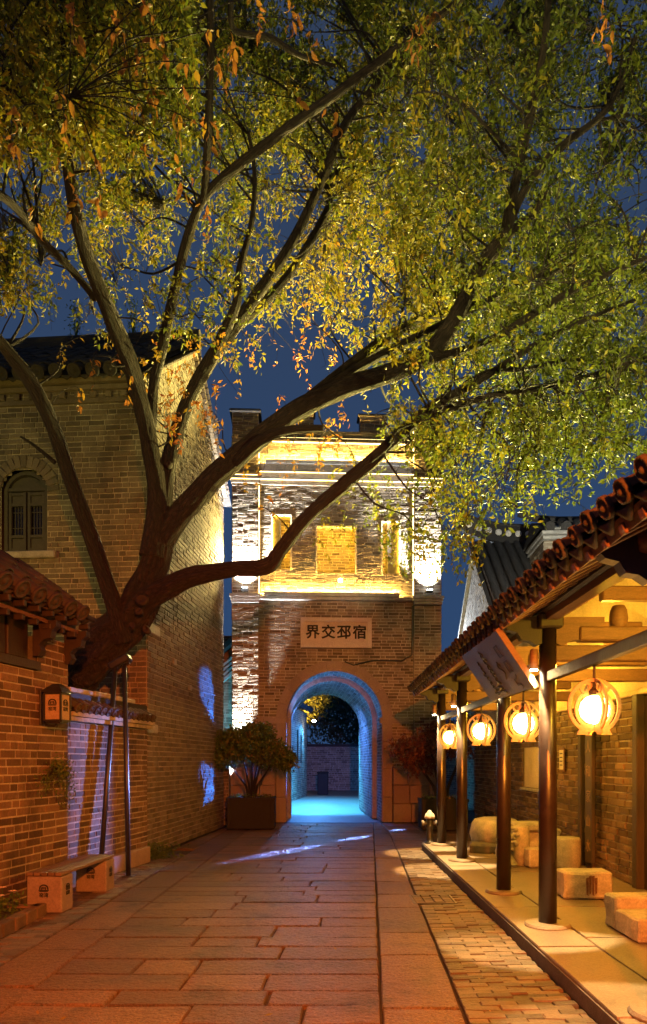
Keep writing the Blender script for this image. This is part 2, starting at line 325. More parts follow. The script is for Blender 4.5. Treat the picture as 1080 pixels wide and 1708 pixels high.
class Bricks:
    """all the bricks of one thing; the largest in the picture become parts, the others one joined part"""
    def __init__(s, parent, m, mortar, limit=290): s.p = parent; s.m = m; s.mm = mortar; s.limit = limit; s.l = []; s.q = MB()
    def wall(s, o, u, n, V, span, L=.25, h=.08, gap=.0165, proud=.012, holes=(), z0=0.0, seed=0, headers=.3, mort=True):
        """o origin, u unit along, n outward normal; span(v)->(u0,u1); holes: functions v->(a,b) or None"""
        r_ = random.Random(seed); o = Vector(o); u = Vector(u); n = Vector(n); k = 0; v = z0
        while v < V - h * .4:
            hh = min(h, V - v); mid = v + hh / 2; a, b = span(mid)
            iv = [(a, b)]
            for H in holes:
                g = H(mid)
                if g is None: continue
                nx = []
                for (x0, x1) in iv:
                    if g[1] <= x0 or g[0] >= x1: nx.append((x0, x1)); continue
                    if g[0] > x0: nx.append((x0, g[0]))
                    if g[1] < x1: nx.append((g[1], x1))
                iv = nx
            for (x0, x1) in iv:
                if x1 - x0 < .02: continue
                if mort:
                    pts = [o + u * x0 + Vector((0, 0, v)), o + u * x1 + Vector((0, 0, v)), o + u * x1 + Vector((0, 0, v + hh)), o + u * x0 + Vector((0, 0, v + hh))]
                    s.q.add([tuple(p + n * .001) for p in pts], [(0, 1, 2, 3)])
                x = x0 - (L * .5 if k % 2 else 0) * (1 if x0 == a else r_.random())
                while x < x1 - .015:
                    l = L * (.5 if r_.random() < headers else 1) * r_.uniform(.92, 1.06)
                    e0, e1 = max(x, x0), min(x + l, x1)
                    if x1 - e1 < .05: e1 = x1
                    if e1 - e0 > .03:
                        cu = (e0 + e1) / 2 ; dl = e1 - e0 - gap; dh = hh - gap * r_.uniform(.8, 1.2)
                        pr = proud * r_.uniform(.45, 1.35)
                        M = Matrix.Identity(4)
                        tilt = r_.uniform(-.012, .012)
                        M.col[0] = (*(u * dl + Vector((0, 0, tilt * dl))), 0); M.col[1] = (*(-n * pr), 0); M.col[2] = (0, 0, dh, 0)
                        M.col[3] = (*(o + u * cu + Vector((0, 0, mid + r_.uniform(-.002, .002)))), 1)
                        s.l.append((M, r_.randrange(7)))
                    x += l
                    if e1 >= x1: break
            v += h; k += 1
        return s
    def radial(s, o, u, n, c, R0, R1, a0, a1, cnt, proud=.02, gap=.008):
        """a ring of bricks set on edge round an arch"""
        o = Vector(o); u = Vector(u); n = Vector(n)
        for i in range(cnt):
            a = a0 + (a1 - a0) * (i + .5) / cnt; d = u * math.cos(a) + Vector((0, 0, math.sin(a))); t = u * -math.sin(a) + Vector((0, 0, math.cos(a)))
            wd = abs(a1 - a0) / cnt * (R0 + R1) / 2 - gap
            M = Matrix.Identity(4); M.col[0] = (*(d * (R1 - R0)), 0); M.col[1] = (*(-n * proud * random.uniform(.8, 1.2)), 0); M.col[2] = (*(t * wd), 0)
            M.col[3] = (*(o + u * c[0] + Vector((0, 0, c[1])) + d * (R0 + R1) / 2), 1); s.l.append((M, random.randrange(7)))
    def done(s, name='brickwork', limit=None):
        limit = s.limit if limit is None else limit
        W = world_of(s.p)
        if s.q.f: s.q.obj('mortar_bed', s.mm, s.p)
        if not s.l: return
        A = np.array([np.array(m) for m, _ in s.l]); Wn = np.array(W)
        cen = A[:, :3, 3] @ Wn[:3, :3].T + Wn[:3, 3]; X, Yp = project(cen)
        e = cen + (A[:, :3, 0] @ Wn[:3, :3].T); X2, Y2 = project(e); t = cen + (A[:, :3, 2] @ Wn[:3, :3].T); X3, Y3 = project(t)
        size = np.hypot(X2 - X, Y2 - Yp) * np.hypot(X3 - X, Y3 - Yp)
        size[(X < 5) | (X > 1075) | (Yp < 5) | (Yp > 1703) | (cen[:, 1] < .5)] = 0
        order = np.argsort(-size); big = set(int(i) for i in order[:limit] if size[i] > 20)
        if s.m.name not in SETS: SETS[s.m.name] = brick_mesh_set(s.m)
        ms = SETS[s.m.name]; b = MB()
        for i, (M, k) in enumerate(s.l):
            if i in big: inst('brick', ms[k], M, s.p)
            else:
                m = np.array(M); vs, fs = BRICKS[k]; b.add(vs @ m[:3, :3].T + m[:3, 3], fs)
        if b.f: stuff(b.obj(name, s.m, s.p))

def arch_hole(c, half, z0, zs):
    """interval of an arched opening centred at c: straight to zs, then a half circle"""
    def H(v):
        if v < z0: return None
        if v < zs: return (c - half, c + half)
        d = half * half - (v - zs) ** 2
        return (c - math.sqrt(d), c + math.sqrt(d)) if d > 0 else None
    return H
def rect_hole(a, b, z0, z1): return lambda v: (a, b) if z0 < v < z1 else None
def seg_hole(c, half, z0, zs, rise):
    Rr = (half * half + rise * rise) / (2 * rise)
    def H(v):
        if v < z0: return None
        if v < zs: return (c - half, c + half)
        d = Rr * Rr - (v - zs + Rr - rise) ** 2
        return (c - math.sqrt(d), c + math.sqrt(d)) if v < zs + rise and d > 0 else None
    return H

# ------------------------------------------------------------------ roof tiles
def tile_mesh(r, l, m, disc=True, n=9, th=.014, name='eave_tile'):
    b = MB(); rows = [(0, 1.0), (l * .55, .96), (l, .9)]
    for y, k in rows:
        for rr in (r * k, (r - th) * k):
            for j in range(n):
                a = math.pi * j / (n - 1); b.v.append((rr * math.cos(a), y, rr * math.sin(a)))
    for i in range(len(rows) - 1):
        for j in range(n - 1):
            o = i * 2 * n; q = o + 2 * n
            b.f.append((o + j, q + j, q + j + 1, o + j + 1)); b.f.append((o + n + j, o + n + j + 1, q + n + j + 1, q + n + j))
    for j in range(n - 1): b.f.append((j, j + 1, n + j + 1, n + j))
    if disc:                              # the round end of the eave tile, with a raised rim and boss
        prof = [(r * 1.04, .012), (r * 1.04, -.016), (r * .86, -.02), (r * .8, -.008), (r * .38, -.01), (r * .2, -.026), (.002, -.03)]
        M = Matrix.Translation((0, 0, r * .12)) @ Matrix.Rotation(R(90), 4, 'X') @ Matrix.Scale(-1, 4, (0, 0, 1))
        k0 = len(b.f); b.lathe(prof, 12, (0, 0, r * .12), Matrix.Rotation(R(90), 3, 'X') @ Matrix.Diagonal((1, 1, -1)))
    me = b.mesh(name, m, True); return me
def drip_mesh(wd, m, name='drip_tile', drop=.10):
    b = MB(); n = 8; top = []; th = .014
    out = []
    for i in range(n + 1):
        t = -1 + 2 * i / n; out.append((t * wd / 2, -.02 - .035 * (1 - t * t)))
    low = [(wd * .40, -.05), (wd * .22, -.085), (0, -drop - .02), (-wd * .22, -.085), (-wd * .40, -.05)]
    poly = out + low
    M = Matrix.Rotation(R(90), 4, 'X'); b.prism([(x, z) for x, z in poly], -.004, .014, M)
    for k in range(n):                    # the trough behind it
        x0, z0 = out[k]; x1, z1 = out[k + 1]
        b.add([(x0, 0, z0), (x1, 0, z1), (x1, .3, z1), (x0, .3, z0), (x0, 0, z0 - th), (x1, 0, z1 - th), (x1, .3, z1 - th), (x0, .3, z0 - th)], [(0, 1, 2, 3), (4, 7, 6, 5), (0, 4, 5, 1), (3, 2, 6, 7)])
    return b.mesh(name, m, True)
def frame(o, x, y):
    x = Vector(x).normalized(); y = Vector(y).normalized(); z = x.cross(y)
    M = Matrix.Identity(4); M.col[0] = (*x, 0); M.col[1] = (*y, 0); M.col[2] = (*z, 0); M.col[3] = (*o, 1); return M

def tiled_slope(parent, o, along, up, count, pitch, length, r, m, sub='cover_tiles', eave=True, course=.26, singles=1, name='eave_tile'):
    """rows of cover tiles up a slope; the eave row and the next ones as single tiles"""
    o = Vector(o); along = Vector(along).normalized(); up = Vector(up).normalized(); nn = along.cross(up)
    t0 = tile_mesh(r, course + .03, m, True, name=name); t1 = tile_mesh(r, course + .03, m, False, name='cover_tile'); dr = drip_mesh(pitch * .98, m)
    bulk = MB(); k = max(1, int(length / course)); pan = MB()
    for i in range(count):
        b0 = o + along * (pitch * (i + .5))
        for c in range(k):
            p = b0 + up * (c * course) + nn * (.012 * (1 if c else 0)) + Vector((random.uniform(-.006, .006), random.uniform(-.006, .006), random.uniform(-.006, .006)))
            if c == 0 and eave: inst(name, t0, frame(p, along, up), parent)
            elif c <= singles: inst('cover_tile', t1, frame(p, along, up), parent)
            else:
                for s_ in range(6):
                    a0, a1 = math.pi * s_ / 6, math.pi * (s_ + 1) / 6
                    bulk.add([p + along * r * math.cos(a) + nn * r * math.sin(a) * s2 + up * y for a, y, s2 in ((a0, 0, 1), (a1, 0, 1), (a1, course + .02, .93), (a0, course + .02, .93))], [(0, 1, 2, 3)])
        if eave: inst('drip_tile', dr, frame(b0 + along * (pitch / 2) + up * .03, along, up), parent)
    for i in range(count + 1):
        q = o + along * (pitch * i); 
        for a, b_, z0, z1 in ((-.5, 0, .0, -.045), (0, .5, -.045, .0)):
            pan.add([q + along * pitch * a + nn * z0 + up * .05, q + along * pitch * b_ + nn * z1 + up * .05, q + along * pitch * b_ + nn * z1 + up * length, q + along * pitch * a + nn * z0 + up * length], [(0, 1, 2, 3)])
    if bulk.f: stuff(bulk.obj(sub, m, parent, True))
    stuff(pan.obj('pan_tiles', m, parent))

def text_mesh(body, size, m, off=0.0, depth=.004, name='lettering', bev=0.0):
    cu = bpy.data.curves.new('lettering', 'FONT'); cu.body = body; cu.size = size; cu.align_x = 'CENTER'; cu.align_y = 'CENTER'; cu.offset = off; cu.extrude = depth; cu.bevel_depth = bev; cu.bevel_resolution = 0; cu.resolution_u = 3
    o = linked(bpy.data.objects.new('lettering', cu)); bpy.context.view_layer.update()
    me = bpy.data.meshes.new_from_object(o.evaluated_get(bpy.context.evaluated_depsgraph_get())); me.name = name
    bpy.data.objects.remove(o); me.materials.clear(); me.materials.append(m); return me

# ------------------------------------------------------------------ the lane: ground, paving stones, brick strips
b = MB(); b.add([(-90, -20, -.09), (90, -20, -.09), (90, 160, -.09), (-90, 160, -.09)], [(0, 1, 2, 3)])
ground = struct(b.obj('ground', M_DIRT))
street = struct(thing('street', '', '')); del street['label']; del street['category']; street.name = 'street'
b = MB(); b.add([(-4.2, .5, -.035), (1.52, .5, -.035), (3.6, 18, -.035), (-3.2, 18, -.035)], [(0, 1, 2, 3)]); b.obj('joint_bed', M_DIRT, street)

def slab_mesh(x0, x1, y0, y1, r_, thick=.07, bev=.012, nx=4, g=.008, jit=1.0):
    """one worn stone seen from above: uneven top, chipped bevelled edge (x0,x1 are functions of y)"""
    b = MB()
    def XY(s, t):
        y = y0 + g + (y1 - y0 - 2 * g) * t; a = x0(y) + g; c = x1(y) - g; return a + (c - a) * s, y
    dz = r_.uniform(-.004, .005); tx = r_.uniform(-.006, .006); top = []
    def J(): return r_.uniform(-.006, .006) * jit
    ring = [(i / nx, 0) for i in range(nx)] + [(1, i / 2) for i in range(2)] + [(1 - i / nx, 1) for i in range(nx)] + [(0, 1 - i / 2) for i in range(2)]
    cx, cy = XY(.5, .5); n = len(ring)
    lo = []; mid = []; hi = []
    for s, t in ring:
        x, y = XY(s, t); jx, jy = J(), J()
        lo.append((x + jx, y + jy, -thick)); mid.append((x + jx, y + jy, dz - .010 + tx * (s - .5)))
        k = bev * r_.uniform(.3, 1.0); dx, dy = cx - x, cy - y; d = math.hypot(dx, dy)
        ex = max(-k, min(k, dx)); ey = max(-k, min(k, dy)); hi.append((x + jx + ex, y + jy + ey, dz + tx * (s - .5) + r_.uniform(-.002, .002)))
    vs = lo + mid + hi + [(*XY(.25 + i * .25, .5), dz + r_.uniform(-.003, .004)) for i in range(3)]
    fs = []
    for a in (0, n):
        for i in range(n): fs.append((a + i, a + (i + 1) % n, a + n + (i + 1) % n, a + n + i))
    o = 2 * n
    cs = [o + n, o + n + 1, o + n + 2]
    def near(s): return cs[0] if s < .4 else (cs[1] if s < .7 else cs[2])
    for i in range(n):
        s0 = ring[i][0]; s1 = ring[(i + 1) % n][0]; a, c = near(s0), near(s1)
        fs.append((o + i, o + (i + 1) % n, c) if a == c else (o + i, o + (i + 1) % n, c, a))
    b.add(vs, fs); return b
XL = lambda y: -1.98 + .013 * (y - 4.3)             # joint on the left of the carriageway
XM = lambda y: .29 + .054 * (y - 4.2)              # long joint on its right
XB = lambda y: min(.78 + .040 * (y - 4.1), 1.2)   # edge of the brick strip
XWALL = lambda y: -2.75 + .163 * (y - 10.65)
rs = random.Random(3)
y = 1.6; row = 0
while y < 17.4:
    d = rs.uniform(.27, .46); y1 = min(y + d, 17.45)
    cuts = [0.0]; n = 1 + (rs.random() < .75) + (rs.random() < .2)
    cs = sorted(rs.uniform(.22, .82) for _ in range(n))
    for c in cs:
        if c - cuts[-1] > .18: cuts.append(c)
    cuts.append(1.0)
    for a, c in zip(cuts, cuts[1:]):
        f0 = lambda yy, a=a: XL(yy) + (XM(yy) - XL(yy)) * a; f1 = lambda yy, c=c: XL(yy) + (XM(yy) - XL(yy)) * c
        slab_mesh(f0, f1, y, y1, rs, g=.010).obj('paving_stone', M_SLAB, street)
    y = y1
for (fa, fb, ya) in ((XM, XB, 1.6), (lambda y: XL(y) - .46, XL, 1.4)):
    y = ya
    while y < 17.4:
        y1 = min(y + rs.uniform(.7, 1.35), 17.45); slab_mesh(fa, fb, y, y1, rs, nx=2, g=.010).obj('paving_stone', M_SLAB, street); y = y1
# stones that run up to the gate, right and left of the carriageway
y = 12.3
while y < 17.4:
    y1 = min(y + rs.uniform(.4, .6), 17.4); n = 3
    for a in range(n):
        f0 = lambda yy, a=a: XB(yy) + (3.4 - XB(yy)) * a / n; f1 = lambda yy, a=a: XB(yy) + (3.4 - XB(yy)) * (a + 1) / n
        slab_mesh(f0, f1, y, y1, rs, g=.010).obj('paving_stone', M_SLAB, street)
    f0 = lambda yy: -2.75 + .08 * (yy - 12.2); f1 = lambda yy: XL(yy) - .46
    if y > 10: slab_mesh(f0, f1, y, y1, rs, nx=2).obj('paving_stone', M_SLAB, street)
    y = y1

def brick_floor(name, parent, cells, m, limit=300):
    me = [slab_mesh(lambda y: -.5, lambda y: .5, -.5, .5, random.Random(k), .05, .05, 1, .008) for k in range(5)]
    meshes = []
    for q in me:
        b2 = MB(); b2.add([(x, y, z) for x, y, z in q.v], q.f); meshes.append(b2.mesh('paving_brick', m))
    sz = []
    for (cx, cy, l, wd, rot) in cells: sz.append(F0 * l / cy * (F0 * wd * CAMZ / cy / cy) if 2.5 < cy and abs(VX + F0 * cx / cy - 540) < 540 else 0)
    order = sorted(range(len(cells)), key=lambda i: -sz[i]); big = set(order[:limit]); b3 = MB()
    for i, (cx, cy, l, wd, rot) in enumerate(cells):
        M = Matrix.Translation((cx, cy, random.uniform(-.004, .004))) @ Matrix.Rotation(rot + random.uniform(-.01, .01), 4, 'Z') @ Matrix.Diagonal((l, wd, 1, 1))
        k = random.randrange(5)
        if i in big: inst('paving_brick', meshes[k], M, parent)
        else: b3.add([M @ Vector(p) for p in me[k].v], me[k].f)
    if b3.f: stuff(b3.obj('paving_bricks', m, parent))
cells = []
y = 2.6; k = 0
while y < 12.2:
    x = XB(y) + .012; x1 = 1.515; off = .11 if k % 2 else 0; xx = x - off
    while xx < x1 - .02:
        a, c = max(xx, x), min(xx + .225, x1)
        if c - a > .04 and not (.86 < (a + c) / 2 < 1.32 and 7.55 < y < 8.05): cells.append(((a + c) / 2, y, c - a + .004, .078, 0))
        xx += .225
    y += .074; k += 1
strip = struct(linked(bpy.data.objects.new('brick_strip', None)))
brick_floor('brick_strip', strip, cells, M_PAVER, 300)
cells = []; y = 4.6; k = 0
while y < 11.6:
    x1 = XL(y) - .475; x = XWALL(y) - .02; xx = x1 + (.11 if k % 2 else 0)
    while xx > x + .02:
        a, c = max(xx - .225, x), min(xx, x1)
        if c - a > .04: cells.append(((a + c) / 2, y, c - a + .004, .078, -.06))
        xx -= .225
    y += .074; k += 1
strip2 = struct(linked(bpy.data.objects.new('bench_side_brick_strip', None)))
brick_floor('bench_side_brick_strip', strip2, cells, M_PAVER, 220)

# drain cover let into the brick strip
dc = thing('drain_cover', 'square drain cover of small setts let into the brick strip', 'drain cover', (1.09, 7.8, 0))
MB().box((0, 0, -.03), (.46, .48, .04)).obj('cover_plate', M_KERB, dc)
b = MB()
for s in (-1, 1): b.box((s * .222, 0, -.003), (.02, .48, .018)); b.box((0, s * .232, -.003), (.42, .018, .018))
b.obj('cover_frame', M_BLACK, dc)
for i in range(4):
    for j in range(6): MB().box((-.158 + i * .105, -.18 + j * .072, -.002 + random.uniform(-.003, .003)), (.094, .062, .02), bev=.006).obj('sett', M_PAVER, dc)

# raised terrace under the gallery
terr = struct(linked(bpy.data.objects.new('terrace', None)))
TZ = .12
MB().box((2.47, 6.75, .02), (1.86, 11.1, .15)).obj('terrace_core', M_KERB, terr)
y = 1.2
while y < 12.2:
    y1 = min(y + rs.uniform(1.0, 1.5), 12.25)
    q = slab_mesh(lambda t: 1.53, lambda t: 1.975, y, y1, rs, .11, .006, 2, jit=.25); o = q.obj('kerb_stone', M_TERRACE, terr); o.location.z = TZ; y = y1
y = 1.2
while y < 12.2:
    y1 = min(y + rs.uniform(.9, 1.4), 12.25)
    for a, c in ((1.98, 2.68), (2.68, 3.42)):
        q = slab_mesh(lambda t, a=a: a, lambda t, c=c: c, y, y1, rs, .11, .006, 2); o = q.obj('terrace_slab', M_TERRACE, terr); o.location.z = TZ
    y = y1
MB().box((1.535, 6.72, .045), (.012, 11.0, .10)).obj('kerb_face', M_KERB, terr)
for o in terr.children:
    if o.name.startswith(('kerb_stone', 'terrace_slab')): pass

# ------------------------------------------------------------------ gate tower
TO = Vector((.03, 17.65, 0)); TR = R(3.0); TC, TS = math.cos(TR), math.sin(TR)
tower = thing('gate_tower', 'tall grey brick gate tower with a blue lit archway, glowing windows and battlements', 'tower', TO, TR)
def T(x, y):
    dx = (x - VX) / F0; t = (TC * TO.y - TS * TO.x) / (TC - TS * dx)
    return (t * dx - TO.x) * TC + (t - TO.y) * TS, CAMZ + (VY - y) * t / F0
tx = lambda x: T(x, 1200)[0]
tz = lambda y, x=556: T(x, y)[1]
xl0, xl1, xr0, xr1 = tx(388), tx(432), tx(690), tx(735)
AC, AH, AZ = tx(558), 1.175, 2.53
DEP = 5.1
zL1 = tz(1003); zCor = tz(812); zPar0 = tz(778); zPar = tz(733); zTop = tz(724)
BT = Bricks(tower, M_BRICK_TOWER, M_MORTAR_D, 300)
ux, nf = (1, 0, 0), (0, -1, 0)
hole = arch_hole(AC, AH + .12, -1, AZ)
plq = (T(502, 1056)[0], T(620, 1056)[0], tz(1081), tz(1031))
wl = (T(453, 905)[0], T(487, 905)[0], tz(952), tz(860)); wc = (T(527, 917)[0], T(595, 917)[0], tz(957), tz(877)); wr = (T(636, 912)[0], T(668, 912)[0], tz(958), tz(868))
zPl = tz(1279)
BT.wall((0, 0, 0), ux, nf, zL1, lambda v: (xl1, xr0), .26, .076, holes=[hole, rect_hole(*plq)], z0=zPl, seed=1)
BT.wall((0, 0, 0), ux, nf, zCor, lambda v: (xl1, xr0), .26, .076, z0=zL1 + .09, holes=[rect_hole(*q) for q in (wl, wc, wr)], seed=2, proud=.022)
BT.wall((0, 0, 0), ux, nf, zPar, lambda v: (xl1, xr0), .26, .076, z0=zPar0, seed=3, proud=.022)
for (a, c, s) in ((xl0, xl1, 4), (xr0, xr1, 5)):
    for (z0, z1, yy) in ((zPl, zL1 - .1, -.10), (zL1 + .16, zCor - .03, -.10), (zCor + .28, zTop + .42, -.10)):
        BT.wall((0, yy, 0), ux, nf, z1, lambda v, a=a, c=c: (a + .003, c - .003), .26, .076, z0=z0, seed=s, proud=.018)
        s += 10
# sides of the gate above the plinth, seen from a step aside
BT.wall((xl0, 0, 0), (0, 1, 0), (-1, 0, 0), zPar, lambda v: (-.1, DEP), .26, .076, z0=zPl, seed=40)
BT.wall((xr1, 0, 0), (0, 1, 0), (1, 0, 0), zPar, lambda v: (-.1, DEP), .26, .076, z0=zPl, seed=41)
# passage: lower brick sides and the barrel vaults of the front and rear arches
YR0, YR1, RR = .95, 1.25, AH - .10
for sgn in (-1, 1):
    BT.wall((AC + sgn * (AH), 0, 0), (0, 1, 0), (-sgn, 0, 0), AZ, lambda v: (.02, YR0), .26, .076, seed=50 + sgn, proud=.012)
    BT.wall((AC + sgn * RR, 0, 0), (0, 1, 0), (-sgn, 0, 0), AZ, lambda v: (YR1, DEP), .26, .076, seed=53 + sgn, proud=.012)
BT.done()
def vault(Rv, y0, y1, nm):
    """brick vault: courses of bricks set along the curve"""
    bb = Bricks(tower, M_BRICK_TOWER, M_MORTAR_D, 0); n = 34
    b = MB()
    for i in range(n):
        a0, a1 = math.pi * i / n, math.pi * (i + 1) / n
        b.add([(AC + (Rv + .012) * math.cos(a), yy, AZ + (Rv + .012) * math.sin(a)) for a, yy in ((a0, y0), (a1, y0), (a1, y1), (a0, y1))], [(0, 1, 2, 3)])
    b.obj('vault_bed', M_MORTAR_D, tower)
    for i in range(n):
        a = math.pi * (i + .5) / n; d = Vector((math.cos(a), 0, math.sin(a))); t = Vector((-math.sin(a), 0, math.cos(a)))
        yy = y0 - (.13 if i % 2 else 0)
        while yy < y1 - .02:
            e0, e1 = max(yy, y0), min(yy + .26, y1)
            if e1 - e0 > .03:
                M = Matrix.Identity(4); M.col[0] = (0, e1 - e0 - .012, 0, 0); M.col[1] = (*(d * .014 * random.uniform(.6, 1.3)), 0); M.col[2] = (*(t * (math.pi / n * Rv - .012)), 0)
                M.col[3] = (AC + d.x * (Rv + .01), (e0 + e1) / 2, AZ + d.z * (Rv + .01), 1); bb.l.append((M, random.randrange(7)))
            yy += .26
    bb.done(nm, 0)
vault(AH, .02, YR0, 'front_vault'); vault(RR, YR1, DEP, 'rear_vault')
def archface(R0, R1, y, m, nm, flip=1, thick=.012, zb=0.0):
    n = 28; out = [(AC - R1, zb)] + [(AC + R1 * math.cos(math.pi * (1 - i / n)), AZ + R1 * math.sin(math.pi * (1 - i / n))) for i in range(n + 1)] + [(AC + R1, zb)]
    inn = [(AC - R0, zb)] + [(AC + R0 * math.cos(math.pi * (1 - i / n)), AZ + R0 * math.sin(math.pi * (1 - i / n))) for i in range(n + 1)] + [(AC + R0, zb)]
    b = MB(); N = len(out)
    M = Matrix.Rotation(R(90), 4, 'X')
    for i in range(N - 1):
        q = [out[i], out[i + 1], inn[i + 1], inn[i]]
        b.add([(x, y, z) for x, z in q] + [(x, y + thick, z) for x, z in q], [(0, 1, 2, 3), (7, 6, 5, 4), (3, 2, 6, 7), (0, 4, 5, 1)])
    return b.obj(nm, m, tower)
archface(RR, AH + .3, YR1 - .013, M_MORTAR, 'inner_arch_face', thick=.010)
archface(AH - .01, AH + .35, YR0, M_MORTAR_D, 'gate_slot_face', thick=.01)
archface(AH + .35, AH + .36, YR0 + .012, M_KERB, 'gate_slot', thick=YR1 - YR0 - .03)
# solid masonry behind the facings
b = MB(); e = .03
b.box(((xl0 + AC - AH - .14) / 2 + e / 2, DEP / 2 + .01, zPar / 2), (AC - AH - .14 - xl0 - e, DEP - .06, zPar - .05))
b.box(((xr1 + AC + AH + .14) / 2 - e / 2, DEP / 2 + .01, zPar / 2), (xr1 - AC - AH - .14 - e, DEP - .06, zPar - .05))
zc = AZ + AH + .1; wz0 = wc[2] - .12
b.box((AC, DEP / 2 + .01, (zc + wz0) / 2), (2 * AH + .27, DEP - .06, wz0 - zc))
b.box((AC, DEP / 2 + .45, (wz0 + zPar) / 2), (2 * AH + .27, DEP - 1.0, zPar - wz0 - .06))
b.obj('masonry_core', M_KERB, tower)
# stone surround of the arch
r0, r1 = AH, AH + .25; n = 11
for i in range(n):
    a0, a1 = math.pi * i / n + .004, math.pi * (i + 1) / n - .004
    poly = [(AC + r1 * math.cos(a0 + (a1 - a0) * k / 3), AZ + r1 * math.sin(a0 + (a1 - a0) * k / 3)) for k in range(4)] + [(AC + r0 * math.cos(a1 - (a1 - a0) * k / 3), AZ + r0 * math.sin(a1 - (a1 - a0) * k / 3)) for k in range(4)]
    M = Matrix(((1, 0, 0, 0), (0, 0, 1, 0), (0, 1, 0, 0), (0, 0, 0, 1)))
    MB().prism(poly, -.055 + random.uniform(-.004, .004), .03, M).obj('voussoir', M_STONE_RED, tower)
for s in (-1, 1):
    z = 0.0
    for hgt in (.62, .70, .66, .53):
        MB().box((AC + s * (AH + .125), -.012, z + hgt / 2), (.25, .085, hgt - .008), bev=.006).obj('jamb_stone', M_STONE_RED, tower); z += hgt
    MB().box((AC + s * (AH + .30), -.03, AZ - .03), (.72, .05, .14)).obj('impost_stone', M_STONE_RED, tower)
# plinth blocks
for (a, c) in ((xl0 - .08, AC - AH - .255), (AC + AH + .255, xr1 + .06)):
    z = 0
    for k, hgt in enumerate((.46, .46, .36)):
        x = a; n = 3
        ws = [rs.uniform(.8, 1.2) for _ in range(n)]; tot = sum(ws)
        for q in ws:
            l = (c - a) * q / tot; MB().box((x + l / 2, -.09 + random.uniform(-.008, .008), z + hgt / 2), (l - .01, .24, hgt - .01), bev=.01).obj('plinth_block', M_STONE_RED, tower); x += l
        z += hgt
    MB().box(((a + c) / 2, -.10, z + .045), (c - a + .02, .28, .08), bev=.012).obj('plinth_cap', M_STONE_RED, tower)
# ledges and cornices
b = MB(); b.box(((xl1 + xr0) / 2, -.07, zL1 + .045), (xr0 - xl1 - .006, .16, .085), bev=.01); b.obj('window_ledge', M_STONE, tower)
for a, c in ((xl0, xl1), (xr0, xr1)):
    m_ = (a + c) / 2; wd = c - a
    b = MB()
    for k, (dz, ex) in enumerate(((-.07, .03), (.0, .07), (.07, .11))): b.box((m_, -.10, zL1 + dz + .02), (wd + ex, .10 + ex, .066))
    b.obj('pilaster_cap', M_STONE, tower)
    b = MB()
    for k, (dz, ex) in enumerate(((0, .04), (.09, .10), (.18, .05))): b.box((m_, -.10, zCor + dz + .04), (wd + ex, .10 + ex, .084))
    b.obj('pilaster_cornice', M_BRICK_TOWER, tower)
for k, (za, zb, d) in enumerate(((zCor, zCor + .11, .09), (zCor + .115, zCor + .27, .15), (zCor + .275, zPar0 - .04, .20))):
    MB().box(((xl1 + xr0) / 2, -d / 2 + .02, (za + zb) / 2), (xr0 - xl1 - .008, d + .02, zb - za)).obj('cornice_band', M_BRICK_TOWER, tower)
MB().box(((xl1 + xr0) / 2, -.03, zPar - .10), (xr0 - xl1 - .008, .11, .05)).obj('cornice_band', M_BRICK_TOWER, tower)
MB().box(((xl1 + xr0) / 2, .12, zTop - .05), (xr0 - xl1, .4, .16)).obj('parapet_coping', M_TILE_D, tower)
BM = Bricks(tower, M_BRICK_TOWER, M_MORTAR_D, 40)
mer = [(500, 524, 689), (600, 644, 694)]
for (a, c, t) in mer:
    xa, xb, z1 = tx(a), tx(c), tz(t)
    MB().box(((xa + xb) / 2, .14, (zTop + z1) / 2), (xb - xa - .02, .34, z1 - zTop)).obj('merlon', M_MORTAR_D, tower)
    BM.wall((0, -.03, 0), ux, nf, z1 - .06, lambda v, xa=xa, xb=xb: (xa, xb), .24, .075, z0=zTop + .03, seed=int(a), mort=False)
    MB().box(((xa + xb) / 2, .14, z1 + .02), (xb - xa + .08, .44, .06), bev=.015).obj('merlon_cap', M_TILE_D, tower)
BM.done('merlon_brickwork')
for a, c in ((xl0, xl1), (xr0, xr1)):
    MB().box(((a + c) / 2, .22, (zCor + zTop + .4) / 2 + .1), (c - a - .02, .6, zTop - zCor + .2)).obj('corner_turret', M_MORTAR_D, tower)
    MB().box(((a + c) / 2, .2, zTop + .46), (c - a + .12, .76, .08), bev=.02).obj('turret_cap', M_TILE_D, tower)
